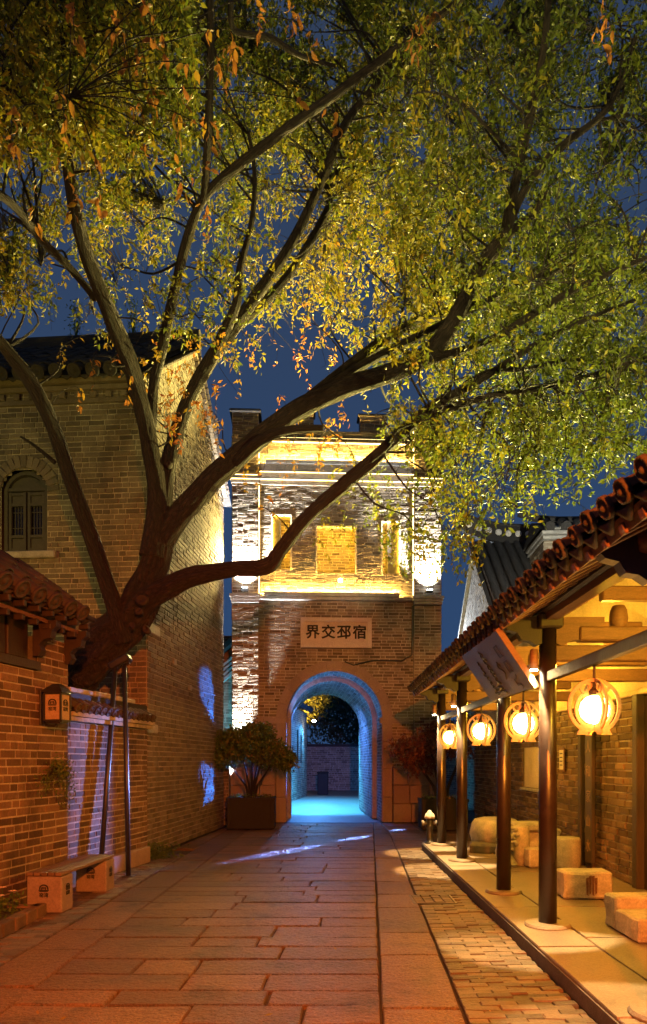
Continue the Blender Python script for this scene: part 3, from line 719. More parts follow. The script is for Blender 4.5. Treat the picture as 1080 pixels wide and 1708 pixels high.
# window recesses with their yellow lined reveals
for (a, c, z0, z1) in (wl, wc, wr):
    w_ = thing('recess', '', ''); del w_['label']; del w_['category']; w_.name = 'window_recess'; w_.parent = tower
    d = .42; b = MB(); th = .03
    b.box((a - th / 2 + .004, d / 2 - .01, (z0 + z1) / 2), (th, d, z1 - z0 + .06)); b.box((c + th / 2 - .004, d / 2 - .01, (z0 + z1) / 2), (th, d, z1 - z0 + .06))
    b.box(((a + c) / 2, d / 2 - .01, z1 + th / 2 - .004), (c - a - .01, d, th)); b.box(((a + c) / 2, d / 2 - .01, z0 - th / 2 + .004), (c - a - .01, d, th))
    b.obj('reveal', M_PLASTER, w_)
    b = MB(); fw = .035
    b.box((a + fw / 2, -.02, (z0 + z1) / 2), (fw, .05, z1 - z0)); b.box((c - fw / 2, -.02, (z0 + z1) / 2), (fw, .05, z1 - z0)); b.box(((a + c) / 2, -.02, z1 - fw / 2), (c - a - 2 * fw, .05, fw))
    b.obj('window_frame', M_PLASTER, w_)
    bw = Bricks(w_, M_BRICK_TOWER, M_MORTAR_D, 0); bw.p = w_
    bw.wall((0, d - .02, 0), ux, nf, z1, lambda v, a=a, c=c: (a, c), .22, .07, z0=z0, seed=int(a * 100) + 700, proud=.012)
    qs = bw.q; qb = MB()
    for (M, k) in bw.l:
        m = np.array(M); vs, fs = BRICKS[k]; qb.add(vs @ m[:3, :3].T + m[:3, 3], fs)
    qs.obj('recess_back', M_MORTAR_D, w_); stuff(qb.obj('recess_bricks', M_BRICK_TOWER, w_))
    b = MB(); b.box(((a + c) / 2, .018, z1 - .02), (c - a - .10, .016, .018)); b.box((a + .02, .018, (z0 + z1) / 2), (.018, .016, z1 - z0 - .10)); b.box((c - .02, .018, (z0 + z1) / 2), (.018, .016, z1 - z0 - .10))
    b.obj('light_strip', emit('window_strip_light', (1.0, .54, .03), 130), w_)
# plaque
a, c, z0, z1 = plq
pl = linked(bpy.data.objects.new('plaque', None)); pl.parent = tower
MB().box(((a + c) / 2, .0, (z0 + z1) / 2), (c - a - .03, .05, z1 - z0 - .03)).obj('plaque_face', M_PLAQUE, pl)
fw = .10
MB().ribbon([(a, z0), (c, z0), (c, z1), (a, z1)], [(a + fw, z0 + fw), (c - fw, z0 + fw), (c - fw, z1 - fw), (a + fw, z1 - fw)], .0, .075, Matrix(((1, 0, 0, 0), (0, 0, -1, 0), (0, 1, 0, 0), (0, 0, 0, 1)))).obj('plaque_frame', M_PLAQUE, pl)
cw = (c - a - 2 * fw) / 4
for k, ch in enumerate('界交邳宿'):
    o = linked(bpy.data.objects.new('character', text_mesh(ch, .35, M_INK, .0, .003, 'character', .009))); o.parent = pl
    o.location = (a + fw + cw * (k + .5), -.030, (z0 + z1) / 2 + .0); o.rotation_euler = (R(90), 0, 0)
# lights fixed on the tower: strips along the ledges and edges
M_STRIP = emit('strip_lamp', (1.0, .62, .14), 800); M_LINE = emit('line_lamp', (1.0, .70, .26), 11)
def strip_light(x0, x1, y, z, label, mm, hgt=.03):
    o = thing('strip_lamp', label, 'strip light', TO, TR, 'warm light strips on the gate tower')
    MB().box(((x0 + x1) / 2, y - .004, z), (x1 - x0, .06, .02)).obj('channel', M_BLACK, o)
    MB().box(((x0 + x1) / 2, y - .036, z + .035), (x1 - x0 + .02, .006, .09)).obj('spill_lip', M_STONE, o)  # added lip that keeps the strip's spill off the lane
    MB().box(((x0 + x1) / 2, y, z + .01 + hgt / 2), (x1 - x0 - .02, .028, hgt)).obj('diffuser', mm, o); return o
strip_light(T(441, 1000)[0], T(665, 1000)[0], -.135, zL1 + .10, 'bright strip light lying on the ledge under the tower windows', M_STRIP, .05)
strip_light(T(444, 778)[0], T(683, 778)[0], -.19, zPar0 - .03, 'bright strip light along the top cornice of the gate tower', M_STRIP, .05)
def line_light(p, q, label):
    o = MB().tube([p, q], .009, 6).obj('line_light', M_LINE); o.location = TO; o.rotation_euler = (0, 0, TR)
    tag(o, label, 'line light', 'thin outline lights on the gate tower'); return o
yb = -.035
line_light((xl1 + .01, yb, zL1 + .14), (xl1 + .01, yb, zCor - .02), 'thin upright light line left of the tower windows')
line_light((xr0 - .01, yb, zL1 + .14), (xr0 - .01, yb, zCor - .02), 'thin upright light line right of the tower windows')
line_light((xl1 + .01, yb - .02, zPar0 + .02), (xl1 + .01, yb - .02, zPar), 'short upright light line at the left end of the parapet')
line_light((xr0 - .01, yb - .02, zPar0 + .02), (xr0 - .01, yb - .02, zTop + .3), 'upright light line at the right end of the parapet')
for z_, y_, lab in ((zCor + .112, -.10, 'lowest level light line under the tower cornice'), (zCor + .272, -.17, 'level light line between the cornice bands of the tower'), (zPar - .13, -.10, 'level light line just below the parapet band'), (zPar + .01, -.05, 'topmost level light line along the parapet of the tower')):
    line_light((xl1 + .02, y_, z_), (xr0 - .02, y_, z_), lab)
for a, c, s in ((xl0, xl1, 'left'), (xr0, xr1, 'right')):
    for z_, q in ((zCor + .085, 'lower'), (zCor + .178, 'upper')):
        line_light((a - .02, -.19, z_), (c + .02, -.19, z_), q + ' light line round the cornice of the %s tower pilaster' % s)
# floodlights on the pilaster caps and at the foot of the left pilaster
M_FLOODW = emit('white_flood_lens', (.85, .95, 1.0), 60)
def flood(loc, to, label, power, col, mm, size=110, radius=.06, grp='floodlights of the gate'):
    """small lamp housing on a bracket with its lens"""
    loc = Vector(loc); d = (Vector(to) - loc).normalized()
    o = thing('floodlight', label, 'floodlight', loc, 0, grp)
    q = d.to_track_quat('-Z', 'Y'); M = q.to_matrix().to_4x4()
    b = MB(); b.box((0, 0, .03), (.16, .12, .05), bev=.01); b.v = [tuple(M @ Vector(v)) for v in b.v]; b.obj('housing', M_BLACK, o)
    b = MB(); b.box((0, 0, -.002), (.13, .09, .008)); b.v = [tuple(M @ Vector(v)) for v in b.v]; b.obj('lens', mm, o)
    b = MB(); b.tube([M @ Vector((-.09, 0, .03)), M @ Vector((-.09, 0, .10)), M @ Vector((.09, 0, .10)), M @ Vector((.09, 0, .03))], .008, 6); b.obj('bracket', M_BLACK, o)
    l = spot('flood_beam', loc + d * .03, to, power, col, size, .6, radius); return o
def tw(x, y, z): return Vector((TO.x + x * TC - y * TS, TO.y + x * TS + y * TC, z))
for a, c, s in ((xl0, xl1, 'left'), (xr0, xr1, 'right')):
    m_ = (a + c) / 2
    flood(tw(m_, -.32, zL1 + .22), tw(m_, -.06, zL1 + 2.6), 'white floodlight on the %s pilaster cap shining up the bricks' % s, 4800, WHITE, M_FLOODW, 100)
flood(tw((xl0 + xl1) / 2 - .10, -.25, 1.85), tw((xl0 + xl1) / 2 - .12, -.16, 4.2), 'white floodlight behind the potted tree shining up the gate tower', 4200, WHITE, M_FLOODW, 56)
# lamp on a small bracket below the middle window
o = thing('bracket_lamp', 'small bright lamp on a bracket under the middle tower window', 'lamp', tw(T(568, 972)[0], 0, tz(972)))
MB().tube([(-.12, -.02, -.28), (-.12, -.14, -.05), (-.02, -.2, .0)], .014, 6).obj('bracket', M_BLACK, o)
MB().lathe([(.012, -.05), (.05, -.03), (.055, .03), (.02, .05)], 12, (0, -.22, 0)).obj('bulb', emit('bracket_bulb', (1, .7, .2), 60), o, True)
MB().box((-.12, -.06, -.34), (.05, .10, .14), bev=.01).obj('switch_box', M_BLACK, o)
# cable down the right of the front
o = MB().tube([tw(T(688, 1010)[0], -.05, tz(1010)), tw(T(688, 1060)[0], -.05, tz(1060)), tw(T(687, 1090)[0], -.05, tz(1092)), tw(T(670, 1100)[0], -.05, tz(1102)), tw(T(620, 1103)[0], -.05, tz(1102)), tw(T(590, 1106)[0], -.05, tz(1110)), tw(T(575, 1106)[0], -.05, tz(1104))], .02, 6).obj('cable', M_BLACK)
tag(o, 'black cable running down beside the plaque and over the arch', 'cable')

# blue lamps of the passage
spot('passage_lamp', tw(AC - .6, 3.3, 3.4), tw(AC + .2, 4.2, 0), 2400, (.06, .22, 1.0), 140, .5, .15)
spot('passage_lamp', tw(AC - .8, .75, 2.2), tw(AC + .5, 1.4, 4.0), 260, (.06, .30, 1.0), 120, .5, .05)
spot('lane_fill', (1.4, 25.0, 4.2), (-1.2, 31.5, 1.2), 2600, (.05, .24, 1.0), 80, .6, .1)  # added blue fill for the walls beyond, no lamp stands here
spot('passage_lamp', tw(AC - .2, DEP + 1.5, 4.4), tw(AC - .1, DEP + 2.0, 0), 12000, (.05, .46, 1.0), 104, .5, .1)
for to, pw, sz in (*[((-2.96, 9.05, .15 + .23 * q), 6500, 3.6) for q in range(10)], ((-.75, 12.0, 0), 14000, 4), ((.5, 14.1, 0), 6000, 5), ((1.45, 15.7, 0), 2000, 8)): spot('lane_flood', (2.42, 17.3, .92), to, pw, (.22, .36, 1.0), sz, .8, .03)
for z_ in (.5, 1.3, 2.1, 2.9): spot('passage_lamp', tw(AC + .88, 2.5, 1.5), (-2.62, 15.35, z_), 9000, (.035, .22, 1.0), 10, .4, .02)
# ------------------------------------------------------------------ the lane behind the gate
lane = thing('lane_wall', 'blue lit brick house wall with a tile ridge beyond the archway', 'wall', (0, 0, 0))
bl = Bricks(lane, M_BRICK_TOWER, M_MORTAR_D, 0)
A0, A1 = px(470, 1300, 25.5), px(512, 1300, 32.0); d = Vector((A1.x - A0.x, A1.y - A0.y, 0)); LL = d.length; d.normalize(); nn = Vector((d.y, -d.x, 0))
wins = [rect_hole(3.6, 4.0, 1.5, 2.9), rect_hole(4.6, 4.9, 1.5, 2.7)]
bl.wall((A0.x, A0.y, -.1), d, nn, 3.75, lambda v: (0, LL), .26, .08, seed=90, holes=wins); bl.done('wall_bricks', 0)
MB().box((A0 + d * LL / 2 - nn * .25 + Vector((0, 0, 1.7 - A0.z))), (.4, LL, 3.6), rz=-math.atan2(d.x, d.y)).obj('wall_core', M_KERB, lane)
for (a_, b_, z0, z1) in ((3.6, 4.0, 1.5, 2.9), (4.6, 4.9, 1.5, 2.7)):
    c_ = Vector((A0.x, A0.y, 0)) + d * (a_ + b_) / 2 - nn * .03 + Vector((0, 0, (z0 + z1) / 2 - .1)); MB().box(c_, (.05, b_ - a_, z1 - z0), rz=-math.atan2(d.x, d.y)).obj('window', M_GLASSDARK, lane)
up = (-nn + Vector((0, 0, .55))).normalized()
tiled_slope(lane, Vector((A0.x, A0.y, 3.72)) + nn * .25, d, up, 20, LL / 20, 1.4, .11, M_TILE_D)
b = MB(); b.lathe([(.34, -.12), (.40, -.1), (.40, .1), (.34, .12)], 18, Vector((A0.x, A0.y, 4.05)) + d * 1.9 + nn * .25, Matrix.Rotation(R(90), 3, 'X')); b.obj('ridge_medallion', M_STONE, lane)
fl = px(524, 1203, 31.0)
flood(fl, fl + Vector((.2, -3, -4.4)), 'dazzling white lamp at the end of the lane wall', 900, (.06, .40, 1.0), emit('lane_lamp_lens', (.8, .95, 1), 300), 120, .1, None)
bw_ = thing('back_wall', 'dim brick wall closing the lane beyond the archway', 'wall', (0, 38, 0))
bb = Bricks(bw_, M_BRICK_TOWER, M_MORTAR_D, 0); bb.wall((0, 0, -.1), ux, nf, 2.35, lambda v: (-6, 9), .3, .1, seed=95); bb.done('wall_bricks', 0)
MB().box((1.5, .2, 1.1), (15, .35, 2.4)).obj('wall_core', M_KERB, bw_)
MB().box((1.5, .18, 2.35), (15.1, .5, .12), bev=.03).obj('wall_coping', M_TILE_D, bw_)
bin_ = thing('bin', 'dark upright litter bin against the lane wall beyond the arch', 'bin', (-.42, 33.5, -.05))
MB().box((0, 0, .5), (.5, .45, 1.0), bev=.03).obj('body', M_PLANTER, bin_); MB().box((0, 0, 1.03), (.56, .5, .08), bev=.03).obj('lid', M_PLANTER, bin_)
b = MB(); 
b.add([(-5, 22.6, -.045), (6, 22.6, -.045), (10, 38.2, -.045), (-8, 38.2, -.045)], [(0, 1, 2, 3)])
b.add([(-1.9, 17.3, -.04), (2.1, 17.3, -.04), (1.9, 22.7, -.04), (-2.1, 22.7, -.04)], [(0, 1, 2, 3)]); struct(b.obj('lane_pavement', M_TERRACE))

def leaf_cloud(name, parent, centres, radii, count, size, m, tint=(.3, .3), sheet=None):
    """leaves scattered through ellipsoids, denser to the outside, in clumps"""
    V = []; tin = []
    per = count // len(centres)
    for c, rd in zip(centres, radii):
        nc = max(4, per // 14); dirs = rng.normal(size=(nc, 3)); dirs /= np.linalg.norm(dirs, axis=1)[:, None]
        cc = dirs * rng.uniform(.35, 1.0, (nc, 1)) ** .6 * np.array(rd) * rng.uniform(.85, 1.12, (nc, 1)) + np.array(c)
        idx = rng.integers(0, nc, per); P = cc[idx] + rng.normal(size=(per, 3)) * np.array(rd) * .13
        V.append(P); tin.append(np.clip(rng.normal(tint[0], tint[1], nc)[idx], 0, .95))
    P = np.concatenate(V); tin = np.concatenate(tin); return leaves_at(name, parent, P, size * rng.uniform(.7, 1.3, len(P)), tin, m)
def leaves_at(name, parent, P, size, tint, m, droop=.5, aspect=.42):
    n = len(P); d = rng.normal(size=(n, 3)); d[:, 2] -= droop; d /= np.linalg.norm(d, axis=1)[:, None]
    q = rng.normal(size=(n, 3)); s = np.cross(d, q); s /= np.linalg.norm(s, axis=1)[:, None]; nn_ = np.cross(d, s)
    sz = np.asarray(size)[:, None]
    L0 = P; L1 = P + d * sz * .45 + s * sz * aspect * .5 + nn_ * sz * .08; L2 = P + d * sz; L3 = P + d * sz * .45 - s * sz * aspect * .5 + nn_ * sz * .08
    V = np.stack([L0, L1, L2, L3], 1).reshape(-1, 3); me = bpy.data.meshes.new(name)
    me.vertices.add(4 * n); me.vertices.foreach_set('co', V.astype(np.float32).ravel())
    I = (np.arange(n)[:, None] * 4 + np.array([0, 1, 2, 0, 2, 3])).astype(np.int32)
    me.loops.add(6 * n); me.loops.foreach_set('vertex_index', I.ravel()); me.polygons.add(2 * n)
    me.polygons.foreach_set('loop_start', np.arange(0, 6 * n, 3, dtype=np.int32)); me.update(calc_edges=True)
    at = me.attributes.new('tint', 'FLOAT', 'POINT'); at.data.foreach_set('value', np.repeat(tint, 4).astype(np.float32))
    me.materials.append(m); o = linked(bpy.data.objects.new(name, me)); o.parent = parent; return stuff(o)
def bg_tree(base, hgt, crown, rad, label, n, size, tint):
    t = thing('lane_tree', label, 'tree', base, 0, 'trees beyond the archway')
    MB().tube([(0, 0, -.1), (.05, .1, hgt * .35), (-.05, .1, hgt * .6)], [.16, .13, .08], 8).obj('trunk', M_BARK, t)
    leaf_cloud('crown', t, [(crown[0] + rng.uniform(-.4, .4) * rad[0], crown[1] + rng.uniform(-.3, .3) * rad[1], crown[2] + rng.uniform(-.5, .5) * rad[2]) for _ in range(6)], [tuple(.62 * q for q in rad)] * 6, n, size, M_FAR, tint)
bg_tree((-1.5, 39.8, 0), 7, (0, 0, 5.3), (2.6, 1.5, 2.4), 'yellow leaved tree above the lane wall seen through the arch', 6000, .2, (.8, .12))
bg_tree((1.5, 42.5, 0), 7.5, (0, 0, 4.8), (4.2, 2.0, 3.6), 'dark tree behind the back wall seen through the arch', 14000, .24, (.15, .12))
bg_tree((4.6, 41.5, 0), 8, (0, 0, 4.6), (2.4, 1.5, 3.6), 'dim tree hidden by the right jamb of the arch', 6000, .2, (.2, .12))
spot('crown_flood', (-2.2, 38.3, 2.6), (-1.5, 40.2, 6.0), 3500, (1, .75, .2), 60, .5, .1)
# ------------------------------------------------------------------ brick house on the left
HO = Vector((-2.91, 11.3, 0)); HR = R(-4.6)
house = thing('brick_house', 'tall grey brick house with an arched window and tiled gable roof behind the tree', 'house', HO, HR)
HE, HD, HS, HW = 7.55, 5.2, .70, 6.5
BH = Bricks(house, M_BRICK, M_MORTAR, 300)
wcx, whf, wz0, wzs = -2.0, .36, 4.83, 5.84
wh = seg_hole(wcx, whf, wz0, wzs, .30)
BH.wall((0, 0, 0), ux, nf, HE, lambda v: (-HW, 0), .25, .083, holes=[seg_hole(wcx, whf + .02, wz0, wzs, .32)], seed=11, proud=.014, headers=.45)
gab = lambda v: (max(0, (v - HE) / HS), HD - max(0, (v - HE) / HS))
BH.wall((0, 0, 0), (0, 1, 0), (1, 0, 0), HE + HS * HD / 2 - .05, gab, .25, .083, seed=12, proud=.016, headers=.45)
Rr = (whf ** 2 + .3 ** 2) / .6; ac = math.asin(whf / Rr)
BH.radial((0, -.002, 0), ux, nf, (wcx, wzs + .3 - Rr), Rr + .03, Rr + .22, math.pi / 2 + ac * 1.12, math.pi / 2 - ac * 1.12, 15, .03)
BH.done()
b = MB(); b.box((-HW / 2 - .02, HD / 2, HE / 2), (HW - .08, HD - .08, HE - .05), bev=0)
# leave the window recess clear: the core stands back from the front wall
b = MB(); b.box((-HW / 2 - .02, HD / 2 + .2, HE / 2), (HW - .06, HD - .46, HE))
b.box((-HW / 2 - .02, HD / 2, HE - .35), (HW - .06, HD - .06, .6))
b.add([(-.03, .04, HE), (-.03, HD - .04, HE), (-.03, HD / 2, HE + HS * HD / 2 - .06), (-HW, .04, HE), (-HW, HD - .04, HE), (-HW, HD / 2, HE + HS * HD / 2 - .06)], [(0, 1, 2), (3, 5, 4), (0, 2, 5, 3), (1, 4, 5, 2)])
b.obj('masonry_core', M_KERB, house)
# corbel courses under the eave
for k, (z_, d_) in enumerate(((HE - .36, .03), (HE - .16, .05), (HE - .06, .09))): MB().box((-HW / 2, -d_ / 2, z_), (HW, d_ + .03, .07)).obj('corbel_course', M_BRICK, house)
for i in range(26): MB().box((-.1 - i * .25, -.035, HE - .27), (.10, .06, .09), bev=.006).obj('dentil_brick', M_BRICK, house)
# window
wn = linked(bpy.data.objects.new('arched_window', None)); wn.parent = house
def archpoly(hw, z0, zs, rise, n=10, cx=wcx):
    R_ = (hw * hw + rise * rise) / (2 * rise); a = math.asin(min(1, hw / R_)); zc_ = zs + rise - R_
    return [(cx - hw, z0)] + [(cx + R_ * math.sin(-a + 2 * a * i / n), zc_ + R_ * math.cos(-a + 2 * a * i / n)) for i in range(n + 1)] + [(cx + hw, z0)]
MF = Matrix(((1, 0, 0, 0), (0, 0, 1, 0), (0, 1, 0, 0), (0, 0, 0, 1)))
MB().ribbon(archpoly(whf + .01, wz0, wzs, .31), archpoly(whf - .05, wz0 + .05, wzs, .25), .06, .15, MF).obj('window_frame', M_WIN, wn)
MB().prism(archpoly(whf - .04, wz0 + .04, wzs, .26), .14, .16, MF).obj('pane', M_GLASSDARK, wn)
MB().box((wcx, .10, wzs + .02), (2 * whf - .08, .06, .05)).obj('transom', M_WIN, wn)
MB().prism(archpoly(whf - .06, wzs + .05, wzs + .055, .18), .12, .135, MF).obj('lunette_panel', M_WIN, wn)
for s in (-1, 1):
    sh = linked(bpy.data.objects.new('casement', None)); sh.parent = wn
    x0, x1 = (wcx - whf + .06, wcx - .015) if s < 0 else (wcx + .015, wcx + whf - .06); zt = wzs - .02; fw = .045; b = MB()
    b.box((x0 + fw / 2, .10, (wz0 + zt) / 2 + .03), (fw, .045, zt - wz0 - .06)); b.box((x1 - fw / 2, .10, (wz0 + zt) / 2 + .03), (fw, .045, zt - wz0 - .06))
    for z_ in (wz0 + .07, zt - .03, zt - .20, wz0 + .28): b.box(((x0 + x1) / 2, .10, z_), (x1 - x0 - 2 * fw - .002, .04, .045))
    b.box(((x0 + x1) / 2, .11, zt - .115), (x1 - x0 - 2 * fw - .004, .015, .12)); b.box(((x0 + x1) / 2, .11, wz0 + .17), (x1 - x0 - 2 * fw - .004, .015, .16))
    b.obj('casement_frame', M_WIN, sh)
    b = MB(); 
    for k in range(1, 4): b.box((x0 + fw + (x1 - x0 - 2 * fw) * k / 4, .11, (wz0 + zt) / 2 + .04), (.010, .012, zt - wz0 - .52))
    for z_ in (wz0 + .42, zt - .32): b.box(((x0 + x1) / 2, .112, z_), (x1 - x0 - 2 * fw - .006, .012, .010))
    b.obj('lattice', M_WIN, sh)
MB().box((wcx + .05, -.03, wz0 - .06), (1.0, .16, .11), bev=.015).obj('window_sill', M_STONE, wn)
# stones let into the corner and the side wall
for (yy, zz, l, h_) in ((.3, 3.62, .5, .16), (1.4, 3.25, .16, .12), (.2, 2.02, .5, .14), (2.4, 2.9, .2, .1), (.9, 4.9, .2, .12)):
    MB().box((.012, yy, zz), (.05, l, h_), bev=.01).obj('quoin_stone', M_STONE, house)
# roof
ang = math.atan(HS); upf = (0, math.cos(ang), math.sin(ang)); LR = HD / 2 / math.cos(ang) + .35
tiled_slope(house, (-HW + .1, -.33, HE - .05), (1, 0, 0), upf, 22, .29, LR + .02, .105, M_TILE_D, singles=1)
upb = (0, -math.cos(ang), math.sin(ang))
b = MB(); b.add([(.12, HD + .33, HE - .1), (-HW, HD + .33, HE - .1), (-HW, HD / 2, HE + HS * HD / 2 + .12), (.12, HD / 2, HE + HS * HD / 2 + .12)], [(0, 1, 2, 3)]); b.obj('rear_slope', M_TILE_D, house)
# verge along the gable: projecting brick courses with a row of small tiles
for s in (0, 1):
    n = 26
    for i in range(n):
        t = (i + .5) / n; yy = HD / 2 * t if s == 0 else HD - HD / 2 * t; zz = HE + HS * HD / 2 * t + .03
        rx = ang if s == 0 else -ang
        MB().box((.05, yy, zz - .03), (.10, .115, .07), rx=rx, bev=.006).obj('verge_brick', M_BRICK_TOWER, house)
        MB().box((.07, yy, zz + .05), (.17, .118, .05), rx=rx, bev=.012).obj('verge_tile', M_TILE, house)
b = MB()
b.box((-HW / 2 + .06, HD / 2, HE + HS * HD / 2 + .2), (HW + .2, .24, .22), bev=.03); b.tube([(-HW, HD / 2, HE + HS * HD / 2 + .36), (.16, HD / 2, HE + HS * HD / 2 + .36)], .10, 10)
b.obj('ridge', M_TILE_D, house)
for k, xx in enumerate((-1.6, -1.15, -2.3)):
    o = thing('roof_weed', ['tall spiky weed on the house ridge nearest the tree', 'thin spiky weed in the middle of the house ridge', 'low spiky weed at the far left of the house ridge'][k], 'weed', Matrix.Translation(HO) @ Matrix.Rotation(HR, 4, 'Z') @ Vector((xx, HD / 2 - .05, HE + HS * HD / 2 + .44)), 0, 'weeds on the house roof')
    b = MB()
    for j in range(7): b.tube([(0, 0, -.12), (random.uniform(-.06, .06), random.uniform(-.06, .06), .25), (random.uniform(-.16, .16), random.uniform(-.16, .16), random.uniform(.4, .7))], [.008, .006, .003], 4)
    b.obj('stem', M_SHRUB, o)
    P = np.stack([rng.normal(0, .07, 160), rng.normal(0, .07, 160), rng.uniform(0, .65, 160)], 1); leaves_at('leaves', o, P, np.full(160, .06), np.full(160, .2), M_SHRUB)
# cable on the side wall
hw_ = lambda x, y, z: Matrix.Translation(HO) @ Matrix.Rotation(HR, 4, 'Z') @ Vector((x, y, z))
o = MB().tube([hw_(.035, .95, 7.4), hw_(.035, .97, 6.6), hw_(.035, .95, 5.6)], .009, 5).obj('cable', M_BLACK); tag(o, 'thin black cable hanging down the side wall of the brick house', 'cable')
o = MB().tube([hw_(.035, .1, 2.95), hw_(.035, 1.6, 2.93), hw_(.035, 3.2, 2.9), hw_(.035, 4.8, 2.94)], .009, 5).obj('cable', M_STONE); tag(o, 'pale wire running level along the side wall of the brick house', 'cable')

# wing pier between the house and the gate, with the lit side house behind
pier = thing('wing_pier', 'low brick pier joining the house and the gate tower', 'pier', (0, 0, 0))
bp = Bricks(pier, M_BRICK, M_MORTAR, 40); p0 = px(350, 1385, 16.9)
bp.wall((p0.x - .1, 16.9, 0), ux, nf, 1.42, lambda v: (0, .55), .25, .083, seed=21); bp.done()
MB().box((p0.x + .17, 17.15, .72), (.53, .44, 1.40)).obj('pier_core', M_KERB, pier); MB().box((p0.x + .17, 17.1, 1.46), (.6, .56, .08), bev=.015).obj('pier_cap', M_STONE, pier)
sh = thing('side_house', 'small gabled house lit cyan in the gap beside the gate tower', 'house', (-3.35, 21.2, 0))
bs = Bricks(sh, M_BRICK_TOWER, M_MORTAR, 0)
bs.wall((0, 0, 0), ux, nf, 5.2, lambda v: (-1.2, min(1.2, .62 + max(0, 3.9 - v) * .0 + (v - 3.0) * .38) if v > 3.0 else .62), .26, .08, seed=23); bs.done('wall_bricks', 0)
MB().box((-.3, 1.5, 2.5), (1.7, 2.8, 5.0)).obj('wall_core', M_KERB, sh)
b = MB()
for k in range(4): b.box((.38 + k * .02, -.1, 4.05 + k * .16), (1.9, .3 - k * .02, .07), ry=-math.atan(.9))
b.obj('verge_band', M_STONE, sh)
b = MB(); b.box((.30, .6, 4.85), (2.0, 2.2, .12), ry=-math.atan(.9)); b.obj('roof', M_TILE_D, sh)
spot('side_flood', (-2.55, 19.6, .6), (-2.9, 21.2, 3.2), 1100, (.16, .66, 1.0), 110, .5, .06)
spot('side_flood', (-2.45, 17.3, 1.2), (-2.72, 15.9, 5.2), 2200, (.85, .95, 1.0), 110, .6, .05)
spot('side_flood', (-2.15, 16.6, 6.2), (-2.75, 14.2, 6.6), 1300, (1.0, .76, .25), 130, .7, .08)

# ------------------------------------------------------------------ low wall with tile coping, wall with the little gate roof
WR = -math.atan(.163); WO = Vector((XWALL(8.35), 8.35, 0))
wu = Vector((math.sin(-WR), math.cos(-WR), 0)); wn_ = Vector((wu.y, -wu.x, 0))     # along the wall away from the camera; towards the lane
low = thing('courtyard_wall', 'low brick courtyard wall with a coping of small tiles in front of the house', 'wall', WO, 0)
LW = 2.36
BL = Bricks(low, M_BRICK_RED, M_MORTAR, 300)
BL.wall((0, 0, 0), wu, wn_, 1.98, lambda v: (0.02, LW), .25, .075, seed=31, proud=.008, z0=.24); BL.done()
def obox(parent, nm, m, a, w_, z, d, bev=0, rx=0.0):      # box in the wall's own directions: a along, w_ outwards
    p = wu * a + wn_ * w_; return MB().box((p.x, p.y, z), d, rz=WR, bev=bev).obj(nm, m, parent)
obox(low, 'wall_core', M_KERB, LW / 2, -.19, .98, (.36, LW - .02, 1.94))
obox(low, 'base_course', M_STONE_RED, LW / 2 + .01, .01, .12, (.09, LW - .02, .235), .01)
for k in range(2): obox(low, 'coping_course', M_MORTAR, LW / 2, .015 + .03 * k, 2.0 + .055 * k, (.16, LW - .01, .05))
obox(low, 'coping_bed', M_TILE_D, LW / 2, -.2, 2.20, (.40, LW, .24))
cp = tile_mesh(.058, .34, M_TILE, True, 7, .012, 'coping_tile'); dp = drip_mesh(.155, M_TILE, 'coping_drip_tile', .05)
upw = (-wn_ * .86 + Vector((0, 0, .5))).normalized()
for i in range(15):
    p = wu * (.08 + i * .155) + wn_ * .14 + Vector((0, 0, 2.12)); inst('coping_tile', cp, frame(p, wu, upw), low)
    inst('coping_drip_tile', dp, frame(p + wu * .077 + upw * .02, wu, upw), low)
for i in range(3): obox(low, 'ridge_block', M_STONE, .55 + i * .62, -.16, 2.36 + .008 * (i % 2), (.22, .58, .07), .015)
# taller part with the little roof
gate = thing('roofed_wall', 'brick wall with a dark timber panel under a small tiled roof', 'wall', WO, 0)
BG = Bricks(gate, M_BRICK_RED, M_MORTAR, 300); LG = 4.6
o2 = wn_ * .06
BG.wall(o2, wu, wn_, 2.47, lambda v: (-LG, 0), .27, .085, seed=33, proud=.009)
BG.wall(o2, wu, wn_, 2.86, lambda v: (-.62, 0), .27, .085, seed=34, proud=.009, z0=2.47)
BG.wall(o2, Vector((-wn_.x, -wn_.y, 0)), wu, 2.86, lambda v: (0, .44), .27, .085, seed=35, proud=.008); BG.done()
obox(gate, 'wall_core', M_KERB, -LG / 2, -.16, 1.22, (.40, LG - .02, 2.42)); obox(gate, 'pier_core', M_KERB, -.32, -.16, 2.62, (.40, .58, .46))
obox(gate, 'timber_panel', M_WOOD, -2.6, -.10, 2.80, (.10, 3.9, .64))
obox(gate, 'lintel', M_WOOD, -2.6, .0, 2.52, (.2, 3.96, .09))
for k in range(9): obox(gate, 'panel_board', M_WOOD, -.86 - .4 * k, -.03, 2.82, (.04, .36, .46), .01)
obox(gate, 'eave_beam', M_WOOD, -2.3, .10, 3.02, (.12, 4.6, .12)); obox(gate, 'fascia', M_BEAM, -2.3, .30, 3.10, (.03, 4.62, .05))
obox(gate, 'fascia', M_BEAM, -2.3, .22, 2.98, (.03, 4.62, .04))
for k in range(18): obox(gate, 'rafter_end', M_WOOD, -.08 - k * .25, .31, 3.035, (.12, .05, .06), .006)
for k in range(18): obox(gate, 'rafter_end', M_WOOD, -.2 - k * .25, .22, 2.93, (.10, .05, .06), .006)
